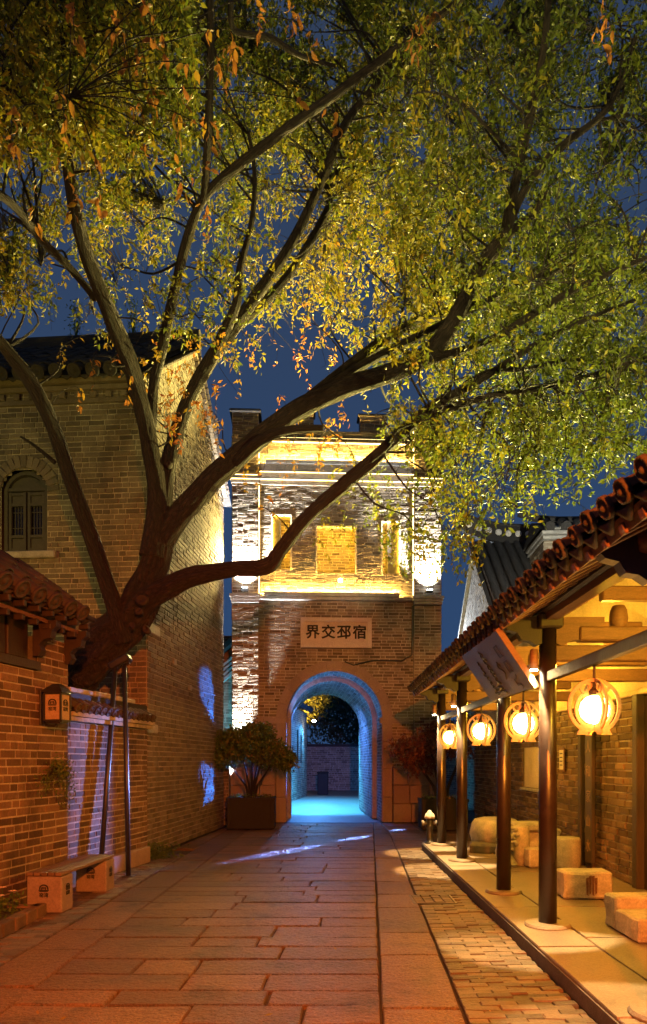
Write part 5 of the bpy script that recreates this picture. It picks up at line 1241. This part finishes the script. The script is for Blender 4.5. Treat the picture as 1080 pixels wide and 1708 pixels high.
# ------------------------------------------------------------------ potted trees by the gate
def planter(name, label, loc, dims, rz):
    t = thing(name, label, 'potted tree', loc, rz); x, y, z = dims
    MB().box((0, 0, z / 2 + .02), (x, y, z - .02)).obj('planter_box', M_PLANTER, t)
    for s in (-1, 1):
        MB().box((s * (x / 2 - .03), -y / 2 - .008, z / 2 + .01), (.07, .03, z - .04), bev=.004).obj('corner_post', M_PLANTER, t)
        MB().box((s * (x / 2 + .008), 0, z / 2 + .01), (.03, y - .08, z - .06), bev=.004).obj('side_board', M_PLANTER, t)
    b = MB(); b.ribbon([(-x / 2 - .03, -y / 2 - .03), (x / 2 + .03, -y / 2 - .03), (x / 2 + .03, y / 2 + .03), (-x / 2 - .03, y / 2 + .03)], [(-x / 2 + .05, -y / 2 + .05), (x / 2 - .05, -y / 2 + .05), (x / 2 - .05, y / 2 - .05), (-x / 2 + .05, y / 2 - .05)], z - .03, z + .03, Matrix.Identity(4)); b.obj('planter_rim', M_PLANTER, t)
    MB().box((0, 0, z - .03), (x - .12, y - .12, .05)).obj('soil', M_SOIL, t)
    P = np.stack([rng.uniform(-x / 2 + .05, x / 2 - .05, 350), rng.uniform(-y / 2 + .05, y / 2 - .05, 350), z + rng.uniform(0, .10, 350)], 1); leaves_at('ground_cover', t, P, np.full(350, .06), rng.uniform(0, 1, 350), M_SHRUB)
    return t
pt = planter('potted_tree', 'round crowned green tree in a dark box planter left of the arch', (-1.78, 15.95, 0), (1.0, .66, .68), .05)
for k, (a, h_) in enumerate(((-.38, .55), (-.18, .75), (.02, .8), (.22, .7), (.4, .6), (.1, .55))):
    MB().tube([(a * .12, .02 * k - .05, .6), (a * .3, .03 * k - .08, .95), (a * .8, .05 * k - .12, .65 + h_), (a * 1.6, .06 * k - .16, 1.15 + h_)], [.032, .026, .018, .008], 8, lump=.2).obj('stem', M_BARK, pt, True)
leaf_cloud('crown', pt, [(-.55, 0, 1.72), (-.1, -.08, 1.85), (.45, 0, 1.68), (.1, .1, 2.08), (-.35, 0, 2.0), (.74, 0, 1.55), (-.80, 0, 1.58)], [(.42, .42, .34), (.5, .45, .36), (.44, .42, .34), (.42, .4, .28), (.4, .4, .28), (.26, .3, .24), (.24, .3, .24)], 14000, .085, M_SHRUB, (.35, .25))
rt = planter('potted_tree', 'red leaved tree in a dark box planter behind the gallery posts', (2.42, 15.7, 0), (.95, .7, .66), 0)
for k, (a, h_) in enumerate(((-.5, .6), (-.22, .8), (.05, .75), (.35, .7))):
    MB().tube([(a * .15, .0, .55), (a * .4, .03 * k, .95), (a * .9, .05 * k - .1, .7 + h_), (a * 1.7, .06 * k - .1, 1.3 + h_)], [.045, .035, .026, .01], 8, lump=.2).obj('stem', M_BARK, rt, True)
leaf_cloud('crown', rt, [(-.7, 0, 1.75), (-.25, -.1, 1.95), (.25, 0, 1.85), (-.5, 0, 1.45), (0, 0, 2.15)], [(.5, .45, .36), (.5, .45, .36), (.45, .42, .36), (.42, .4, .28), (.4, .4, .28)], 4200, .085, M_REDSHRUB, (.4, .3))

# ------------------------------------------------------------------ houses behind the gallery
gh = thing('gable_house', 'pale brick gable end with a dark tiled roof rising behind the gallery', 'house', (4.35, 18.6, 0), R(-1.5))
BQ = Bricks(gh, M_BRICK_TOWER, M_MORTAR, 60); GD, GE, GS = 7.0, 5.4, .80
BQ.wall((0, 0, 0), (0, -1, 0), (-1, 0, 0), GE + GS * GD / 2, lambda v: (-GD + max(0, (v - GE) / GS), -max(0, (v - GE) / GS)), .28, .085, seed=71); BQ.done()
b = MB(); b.box((2.5, GD / 2, GE / 2), (4.96, GD - .06, GE)); zt = GE + GS * GD / 2
b.add([(.03, .03, GE), (.03, GD - .03, GE), (.03, GD / 2, zt - .05), (5, .03, GE), (5, GD - .03, GE), (5, GD / 2, zt - .05)], [(0, 1, 2), (3, 5, 4), (0, 2, 5, 3), (1, 4, 5, 2)]); b.obj('masonry_core', M_KERB, gh)
ga2 = math.atan(GS)
tiled_slope(gh, (-.12, -.3, GE - .2), (1, 0, 0), (0, math.cos(ga2), math.sin(ga2)), 18, .29, GD / 2 / math.cos(ga2) + .4, .10, M_TILE_D, singles=0)
for s in (0, 1):
    n = 34
    for i in range(n):
        t = (i + .5) / n; yy = GD / 2 * t if s == 0 else GD - GD / 2 * t; zz = GE + (GS * GD / 2) * t
        MB().box((-.06, yy, zz + .02), (.12, .13, .10), rx=ga2 if s == 0 else -ga2, bev=.01).obj('verge_brick', M_STONE if s else M_TILE, gh)
b = MB()                                   # ridge that sweeps up to a horn at the gable
pts = [(-.5, zt + .95), (-.3, zt + .78), (.1, zt + .62), (.8, zt + .48), (2.0, zt + .42), (5.0, zt + .42)]
for (x0, z0), (x1, z1) in zip(pts, pts[1:]): b.add([(x0, GD / 2 - .12, z0 - .5), (x1, GD / 2 - .12, z1 - .5), (x1, GD / 2 - .12, z1), (x0, GD / 2 - .12, z0), (x0, GD / 2 + .12, z0 - .5), (x1, GD / 2 + .12, z1 - .5), (x1, GD / 2 + .12, z1), (x0, GD / 2 + .12, z0)], [(0, 1, 2, 3), (5, 4, 7, 6), (3, 2, 6, 7), (0, 4, 5, 1)])
b.tube([(x, GD / 2, z + .04) for x, z in pts], .09, 8); b.obj('ridge', M_TILE_D, gh)
for k in range(14):
    x = -.25 + k * .3; z = np.interp(x, [p[0] for p in pts], [p[1] for p in pts]); MB().lathe([(.085, 0), (.10, .02), (.06, .05), (.02, .05)], 10, (x, GD / 2 - .125, z - .22), Matrix.Rotation(R(90), 3, 'X')).obj('ridge_tile', M_PLAQUE, gh)
fw_ = thing('fire_wall', 'square brick fire wall with curved tile coping behind the eaves', 'wall', (5.72, 19.4, 0), R(-2))
BF = Bricks(fw_, M_BRICK_TOWER, M_MORTAR, 150); FZ = 7.45
BF.wall((0, 0, 0), ux, nf, FZ, lambda v: (0, 3.2), .27, .10, z0=3.5, seed=81); BF.wall((0, 0, 0), (0, -1, 0), (-1, 0, 0), FZ, lambda v: (-1.6, 0), .27, .10, z0=3.5, seed=82); BF.done()
MB().box((1.62, .83, FZ / 2), (3.16, 1.56, FZ)).obj('masonry_core', M_KERB, fw_)
for k in range(2): MB().box((1.6, -.03 - .04 * k + .8, FZ + .06 + .11 * k), (3.3 + .1 * k, 1.8 + .08 * k, .09), bev=.01).obj('coping_course', M_STONE, fw_)
ct = tile_mesh(.14, .5, M_TILE_D, True, name='eave_tile'); cd = drip_mesh(.42, M_STONE, drop=.16)
for k in range(8): inst('eave_tile', ct, frame((.1 + k * .43, -.22, FZ + .30), (1, 0, 0), (0, .85, .5)), fw_); inst('drip_tile', cd, frame((.31 + k * .43, -.2, FZ + .33), (1, 0, 0), (0, .85, .5)), fw_)
b = MB(); b.add([(-.15, -.2, FZ + .24), (3.4, -.2, FZ + .24), (3.4, .8, FZ + .74), (-.15, .8, FZ + .74), (-.15, 1.8, FZ + .24), (3.4, 1.8, FZ + .24)], [(0, 1, 2, 3), (3, 2, 5, 4), (0, 3, 4), (1, 5, 2)])
b.tube([(-.5, .8, FZ + 1.02), (-.1, .8, FZ + .88), (.6, .8, FZ + .82), (3.5, .8, FZ + .82)], .10, 8); b.obj('coping_roof', M_TILE_D, fw_)
spot('roof_flood', (3.15, 17.9, 2.6), (4.35, 20.8, 6.4), 1500, (1.0, .82, .40), 80, .6, .06)
spot('roof_flood', (4.9, 13.2, 5.0), (6.6, 19.4, 7.2), 2600, (.95, .95, .8), 60, .6, .06)
spot('roof_flood', (3.6, 26.5, 5.2), (4.2, 24.0, 7.4), 3000, (.8, .9, 1.0), 110, .6, .06)
bs_ = thing('street_bush', 'pale lit twig of leaves growing over the far end of the gallery roof', 'bush', (2.95, 16.3, 2.3))
MB().tube([(0, 0, -2.3), (.05, 0, -.8), (0, 0, .5)], [.04, .03, .01], 6).obj('stem', M_BARK, bs_); leaf_cloud('leaves', bs_, [(0, 0, .55), (.15, 0, .35)], [(.22, .2, .25)] * 2, 260, .09, M_LEAF, (.4, .2))
# ------------------------------------------------------------------ the big tree
elm = thing('elm_tree', 'huge spreading elm with a leaning trunk and yellow green autumn leaves over the lane', 'tree', (-3.6, 10.3, 0))
EB = Vector((-3.6, 10.3, 0))
POOL = []
def limb(name, pts, m=M_BARK, n=None, lump=.16, sub=8, pool=True):
    """pts: view x, view y, depth, width in the view"""
    P = []; n = n or (30 if max(q[3] for q in pts) > 22 else 14)
    for (x, y, Y, wpx) in pts:
        p = px(x, y, Y); P.append((p.x, p.y, p.z, wpx * .43 * Y / F0))
    Q = cat_rom(P, sub)
    o = MB().tube([Vector(q[:3]) - EB for q in Q], [max(.004, q[3]) for q in Q], n, True, lump, random.uniform(0, 50)).obj(name, m, elm, True)
    if pool:
        for q in Q: POOL.append((*q[:3], max(.004, q[3])))
    return o
limb('trunk', [(40, 1420, 10.6, 100), (75, 1230, 10.55, 98), (115, 1130, 10.45, 96), (165, 1085, 10.3, 88), (213, 1037, 10.2, 78), (243, 985, 10.1, 68), (260, 930, 10.0, 58), (270, 880, 10.0, 44)], n=44, lump=.2, sub=12, pool=False)
limb('limb', [(205, 1070, 10.1, 44), (188, 1000, 9.9, 31), (150, 890, 9.6, 30), (115, 790, 9.3, 28), (82, 695, 9.0, 29), (48, 632, 8.8, 27), (10, 582, 8.6, 24), (-20, 545, 8.4, 22), (-60, 470, 8.0, 18)])
limb('limb', [(255, 930, 9.95, 56), (264, 850, 9.9, 38), (256, 780, 9.75, 33), (240, 690, 9.5, 33), (218, 610, 9.1, 32), (186, 530, 8.6, 30), (150, 440, 8.1, 27), (125, 350, 7.6, 24), (112, 250, 7.2, 22), (113, 150, 6.9, 20), (120, 40, 6.6, 19), (118, -60, 6.3, 14)])
limb('limb', [(258, 900, 9.9, 40), (256, 830, 9.9, 24), (252, 740, 9.7, 20), (256, 650, 9.5, 20), (275, 560, 9.2, 20), (295, 470, 8.9, 19), (312, 400, 8.7, 19), (340, 330, 8.5, 18), (395, 278, 8.3, 18), (470, 220, 8.1, 17), (545, 168, 7.9, 17), (610, 120, 7.7, 16), (680, 68, 7.5, 14), (760, 5, 7.2, 12), (830, -60, 7.0, 10)])
limb('limb', [(268, 900, 10, 44), (274, 830, 10, 33), (284, 760, 9.9, 30), (310, 680, 9.8, 28), (345, 610, 9.7, 27), (388, 550, 9.6, 24), (430, 490, 9.5, 22), (478, 420, 9.4, 20), (515, 350, 9.3, 18), (545, 280, 9.2, 17), (575, 210, 9.1, 15), (620, 150, 9.0, 13), (700, 60, 8.8, 10)])
limb('limb', [(340, 622, 9.7, 24), (372, 560, 9.5, 22), (395, 505, 9.3, 18), (400, 450, 9.2, 14), (420, 370, 9.0, 10), (425, 290, 8.9, 8), (415, 220, 8.7, 6)])
limb('limb', [(390, 552, 9.6, 16), (455, 490, 9.8, 17), (505, 425, 9.9, 16), (548, 345, 10, 13), (555, 300, 10, 11), (600, 220, 10.1, 8)])
limb('limb', [(341, 332, 8.5, 15), (346, 260, 8.2, 16), (349, 180, 7.9, 16), (351, 90, 7.6, 15), (352, -40, 7.2, 14)])
limb('limb', [(268, 905, 10, 50), (300, 862, 9.9, 44), (350, 805, 9.75, 42), (410, 750, 9.6, 40), (480, 695, 9.45, 38), (560, 652, 9.3, 36), (640, 625, 9.1, 36), (700, 600, 8.9, 36), (745, 555, 8.7, 33), (780, 490, 8.5, 29), (810, 435, 8.35, 27), (843, 392, 8.2, 25), (852, 340, 8.0, 20), (868, 270, 7.8, 17), (890, 170, 7.5, 15), (910, 60, 7.2, 13), (918, -60, 6.9, 11)], n=34)
limb('limb', [(838, 402, 8.2, 20), (868, 330, 8.1, 17), (905, 275, 8.0, 16), (955, 230, 7.9, 14), (1005, 190, 7.8, 12), (1040, 130, 7.7, 10), (1060, 60, 7.6, 7)])
limb('broken_limb', [(842, 396, 8.2, 18), (872, 372, 8.15, 17), (898, 348, 8.1, 15), (909, 316, 8.1, 13)])
limb('broken_limb', [(395, 770, 9.6, 24), (435, 735, 9.3, 20), (480, 718, 9.1, 15), (540, 714, 9.0, 12)])
limb('limb', [(470, 702, 9.5, 26), (530, 655, 9.6, 24), (590, 605, 9.7, 22), (650, 562, 9.8, 20), (710, 530, 9.9, 18), (770, 515, 10, 14), (850, 488, 10.1, 9)])
limb('limb', [(530, 655, 9.6, 18), (600, 612, 9.4, 17), (660, 580, 9.3, 16), (730, 545, 9.2, 14), (800, 510, 9.1, 11), (880, 470, 9.0, 8), (960, 440, 8.9, 6)])
limb('limb', [(705, 602, 8.9, 20), (760, 588, 8.7, 15), (820, 566, 8.5, 14), (880, 530, 8.3, 13), (945, 490, 8.1, 12), (1020, 455, 7.9, 10), (1090, 425, 7.7, 9)])
limb('limb', [(232, 1010, 10.1, 60), (270, 985, 9.9, 44), (320, 962, 9.7, 36), (385, 950, 9.5, 31), (445, 945, 9.35, 30), (470, 915, 9.3, 26), (510, 865, 9.25, 26), (560, 820, 9.2, 26), (620, 770, 9.1, 26), (690, 705, 9.0, 24), (740, 668, 8.9, 19), (800, 635, 8.8, 15), (850, 602, 8.7, 13), (910, 566, 8.6, 10), (985, 530, 8.5, 8), (1060, 500, 8.4, 6)], n=34)
limb('limb', [(690, 708, 9.0, 18), (745, 683, 8.85, 15), (820, 660, 8.7, 12), (890, 650, 8.55, 10), (970, 630, 8.4, 8), (1080, 595, 8.2, 7), (1150, 570, 8.0, 5)])
limb('limb', [(740, 672, 8.9, 10), (810, 622, 8.8, 10), (880, 615, 8.7, 8), (960, 600, 8.6, 7), (1060, 620, 8.4, 5)])
limb('broken_limb', [(224, 800, 9.25 + .2, 5), (92, 772, 9.2, 9), (60, 745, 9.15, 6), (34, 728, 9.1, 4)][1:], n=8, pool=False)
limb('limb', [(-40, 300, 7.0, 18), (20, 340, 7.4, 16), (70, 400, 7.9, 15), (120, 450, 8.3, 14), (160, 500, 8.5, 12)])
limb('limb', [(385, 0, 7.2, 12), (392, 50, 7.4, 11), (450, 62, 7.5, 11), (500, 92, 7.6, 9), (560, 110, 7.7, 6)])
limb('limb', [(-30, 120, 6.2, 14), (20, 165, 6.4, 12), (60, 190, 6.6, 8)])
# knots and burrs on the trunk
for (x, y, Y, r_) in ((237, 1002, 9.78, .085), (232, 1020, 9.75, .06), (222, 1045, 9.8, .05), (244, 1050, 9.85, .07), (282, 775, 9.8, .05)):
    p = px(x, y, Y) - EB; b = MB(); b.lathe([(.01, -r_), (r_ * .8, -r_ * .6), (r_, 0), (r_ * .75, r_ * .5), (r_ * .35, r_ * .35), (.01, r_ * .2)], 12, p, Matrix.Rotation(R(70), 3, 'X')); b = rough(b, .02, x, 1); b.obj('burr', M_BARK, elm, True)

GRID = ["999998888888",
        "999888888888",
        "998787888888",
        "886547888888",
        "754345788888",
        "311235678888",
        "011222357777",
        "001101124677",
        "000112236754",
        "000011113310",
        "000000122000",
        "000000000000"]
def density(x, y):
    i = int(np.clip((y + 0) / 85.4, 0, len(GRID) - 1)); j = int(np.clip(x / 90, 0, 11))
    return int(GRID[i][j]) / 9 if y < len(GRID) * 85.4 else 0
def orange(x, y):
    """leaf tint by place in the crown: the boughs over the house wall and the inner shoots are red brown, the middle yellow, the right greener"""
    if y > 600 and x < 520: return .84
    if 560 < y < 800 and x < 590: return .80
    t = .29 + .10 * math.exp(-((x - 560) / 170) ** 2 - ((y - 470) / 190) ** 2) * 2.2
    if x > 690: t -= .13 * min(1, (x - 720) / 200)
    if x < 260: t += .12
    return t
POOLA = np.array(POOL)
tw_mb = MB(); branch_pts = []
r2 = random.Random(12)
def depth_at(x, y):
    if x < 390 and y > 430: return r2.uniform(8.3, 10.2)
    if y < 260 and x < 330: return r2.uniform(5.6, 10.5)
    if x > 640 and y < 560: return r2.uniform(8.6, 13.0) if r2.random() < .92 else r2.uniform(6.5, 8.4)
    if 380 < x < 640 and 260 < y < 640: return r2.uniform(8.5, 14.5)
    if x > 640 and y > 560: return r2.uniform(7.6, 10.5)
    return r2.uniform(8.8, 13)
def spread(pool, p, k=16):
    d = pool[:, :3] - np.array(p); dist = np.sqrt((d * d).sum(1)) + np.maximum(0, d[:, 2]) * .4
    c = np.argpartition(dist, k)[:k]; return int(c[r2.randrange(k)])
def nearest(pool, p, bias=.0):
    d = pool[:, :3] - np.array(p); dist = np.sqrt((d * d).sum(1)) + np.maximum(0, d[:, 2]) * .4
    return int(np.argmin(dist))
# branchlets
count = 0
for _ in range(5000):
    x, y = r2.uniform(-70, 1150), r2.uniform(-70, 960)
    if r2.random() > max(.0, density(max(0, x), max(0, y))) ** 1.1: continue
    p = px(x, y, depth_at(x, y)); q = POOLA[spread(POOLA, p)]
    a = Vector(q[:3]); L_ = (p - a).length
    if L_ > 1.7 or L_ < .15: continue
    mid = a.lerp(p, .45) + Vector((r2.uniform(-.2, .2), r2.uniform(-.2, .2), r2.uniform(-.10, .18) * L_)); q2 = a.lerp(p, .78) + Vector((r2.uniform(-.08, .08), r2.uniform(-.08, .08), .08 * L_))
    rad = min(q[3] * .55, .006 + .008 * L_); pts = cat_rom([a, mid, q2, p], 4)
    tw_mb.tube([Vector(v) - EB for v in pts], list(np.linspace(rad, .004, len(pts))), 5, False)
    branch_pts += [(*v, .004) for v in pts[3:]]; count += 1
    if count > 520: break
POOLB = np.concatenate([POOLA[POOLA[:, 3] < .10], np.array(branch_pts)])
LP, LS, LT = [], [], []; near = []
made = 0
for _ in range(90000):
    x, y = r2.uniform(-120, 1240), r2.uniform(-80, 980); dn = density(max(0, x), max(0, y))
    if r2.random() > dn ** 1.25: continue
    p = px(x, y, depth_at(x, y))
    if noise.noise(p * 1.15) + .5 * noise.noise(p * 2.7) < r2.uniform(-.25, .10): continue
    q = POOLB[spread(POOLB, p, 5)]; a = Vector(q[:3]); L_ = (p - a).length
    if L_ > 1.75: continue
    if L_ > .95: p = a + (p - a) * (.95 / L_); L_ = .95
    if p.y < a.y and q[3] > .03 and r2.random() < .85: p.y = 2 * a.y - p.y + .1
    if orange(x, y) > .7 and r2.random() < .45: continue
    pts = cat_rom([a, a.lerp(p, .5) + Vector((0, 0, .08 * L_)), p, p + Vector((r2.uniform(-.08, .08), r2.uniform(-.08, .08), -r2.uniform(.12, .35)))], 3)
    tw_mb.tube([Vector(v) - EB for v in pts], list(np.linspace(.0045, .0015, len(pts))), 3, False)
    nl = int(r2.uniform(11, 26)); base = orange(x, y) + r2.gauss(0, .09)
    for k in range(nl):
        t = r2.uniform(.3, 1.0) * (len(pts) - 1); i = min(int(t), len(pts) - 2); f = t - i; v = pts[i] * (1 - f) + pts[i + 1] * f
        LP.append(v + np.array([r2.gauss(0, .022), r2.gauss(0, .022), r2.gauss(0, .022)])); LS.append(r2.uniform(.048, .098)); LT.append(min(.95, max(0, base + r2.gauss(0, .05) - .1)))
    made += 1
    if made > 8600: break
# bare hanging twigs
for _ in range(150):
    q = POOLB[r2.randrange(len(POOLB))]; a = Vector(q[:3]); d = Vector((r2.uniform(-.3, .3), r2.uniform(-.2, .2), -r2.uniform(.1, .7)))
    pts = cat_rom([a, a + d * .5 + Vector((r2.uniform(-.1, .1), 0, .06)), a + d, a + d + Vector((r2.uniform(-.15, .15), 0, -.05))], 3); tw_mb.tube([Vector(v) - EB for v in pts], list(np.linspace(.005, .0015, len(pts))), 3, False)
stuff(tw_mb.obj('twigs', M_BARK, elm))
LP = np.array(LP) - np.array(EB)
leaves_at('foliage', elm, LP, np.array(LS), np.array(LT), M_LEAF, .7, .40)
# the large russet leaves on the nearest shoots, each on its own
def big_leaf(k):
    q = random.Random(k); b = MB(); L_ = .095; wd = .036; n = 5; c = q.uniform(-.02, .03)
    top = [(0, 0, 0)]
    for i in range(1, n): t = i / n; s = math.sin(math.pi * t ** .8) * wd / 2; z = c * math.sin(math.pi * t) * 1.2; b.v += [(-s, L_ * t, z + .006), (0, L_ * t, z), (s, L_ * t, z + .006)]
    b.v = [(0, 0, 0)] + b.v + [(0, L_, -.012)]
    for i in range(n - 2):
        o = 1 + i * 3; b.f += [(o, o + 3, o + 4, o + 1), (o + 1, o + 4, o + 5, o + 2)]
    b.f += [(0, 1, 2), (0, 2, 3)]; o = 1 + (n - 2) * 3; b.f += [(o, len(b.v) - 1, o + 1), (o + 1, len(b.v) - 1, o + 2)]
    me = b.mesh('leaf', M_LEAF, True); at = me.attributes.new('tint', 'FLOAT', 'POINT'); at.data.foreach_set('value', np.full(len(me.vertices), q.uniform(.62, .88), np.float32)); return me
BL_ = [big_leaf(k) for k in range(6)]
tn = MB(); nl = 0
spots = [(120, 30), (205, 70), (230, 100), (270, 85), (240, 215), (225, 200), (260, 178), (290, 175), (380, 70), (385, 95), (370, 125), (345, 240), (350, 225), (300, 285), (120, 330), (105, 190), (165, 310), (90, 240), (60, 350), (115, 180), (310, 130), (190, 40), (20, 215), (250, 20), (430, 30), (480, 15), (545, 200), (690, 45), (720, 40), (510, 60), (1005, 30), (1010, 50), (130, 660), (215, 640), (340, 360), (155, 620)]
for (x, y) in spots:
    Y = r2.uniform(5.0, 6.6) if y < 400 else r2.uniform(8.2, 8.8); p = px(x, y, Y); q = POOLB[nearest(POOLB, p)]; a = Vector(q[:3])
    pts = cat_rom([a, a.lerp(p, .5) + Vector((0, 0, .15)), p + Vector((0, 0, .1)), p + Vector((.02, 0, -.18))], 4); tn.tube([Vector(v) - EB for v in pts], list(np.linspace(.006, .002, len(pts))), 4, False)
    for k in range(8):
        v = pts[-1 - r2.randrange(6)]; d = Vector((r2.gauss(0, .5), r2.gauss(0, .5), -1)).normalized(); s = d.cross(Vector((r2.gauss(0, 1), r2.gauss(0, 1), .2))).normalized()
        M = frame(Vector(v) - EB + Vector((r2.gauss(0, .02), r2.gauss(0, .02), 0)), s, d) @ Matrix.Scale(r2.uniform(.75, 1.2), 4); inst('leaf', BL_[r2.randrange(6)], M, elm); nl += 1
stuff(tn.obj('shoots', M_BARK, elm))
b_ = [(r2.uniform(-2.6, 1.5), r2.uniform(3, 17), .012) for _ in range(90)] + [(r2.uniform(1.6, 3.2), r2.uniform(3, 12), TZ + .014) for _ in range(14)]
fm = MB()
for (x, y, z) in b_:
    a = r2.uniform(0, 6.28); L_ = r2.uniform(.03, .055); d = Vector((math.cos(a), math.sin(a), r2.uniform(0, .3))); s = Vector((-math.sin(a), math.cos(a), r2.uniform(-.2, .5))) * .2; p = Vector((x, y, z))
    fm.add([p, p + d * L_ * .5 + s * L_, p + d * L_, p + d * L_ * .5 - s * L_], [(0, 1, 2), (0, 2, 3)])
fo = fm.obj('fallen_leaves', M_LEAF); stuff(fo); at = fo.data.attributes.new('tint', 'FLOAT', 'POINT'); at.data.foreach_set('value', np.full(len(fm.v), .6, np.float32))
print('leaves', len(LP), 'twigs', made, 'branchlets', count, 'single leaves', nl)
for o in list(bpy.data.objects):
    if o.parent is None and o.type == 'EMPTY' and 'kind' not in o and 'category' not in o: o['kind'] = 'structure'
bpy.context.view_layer.update()
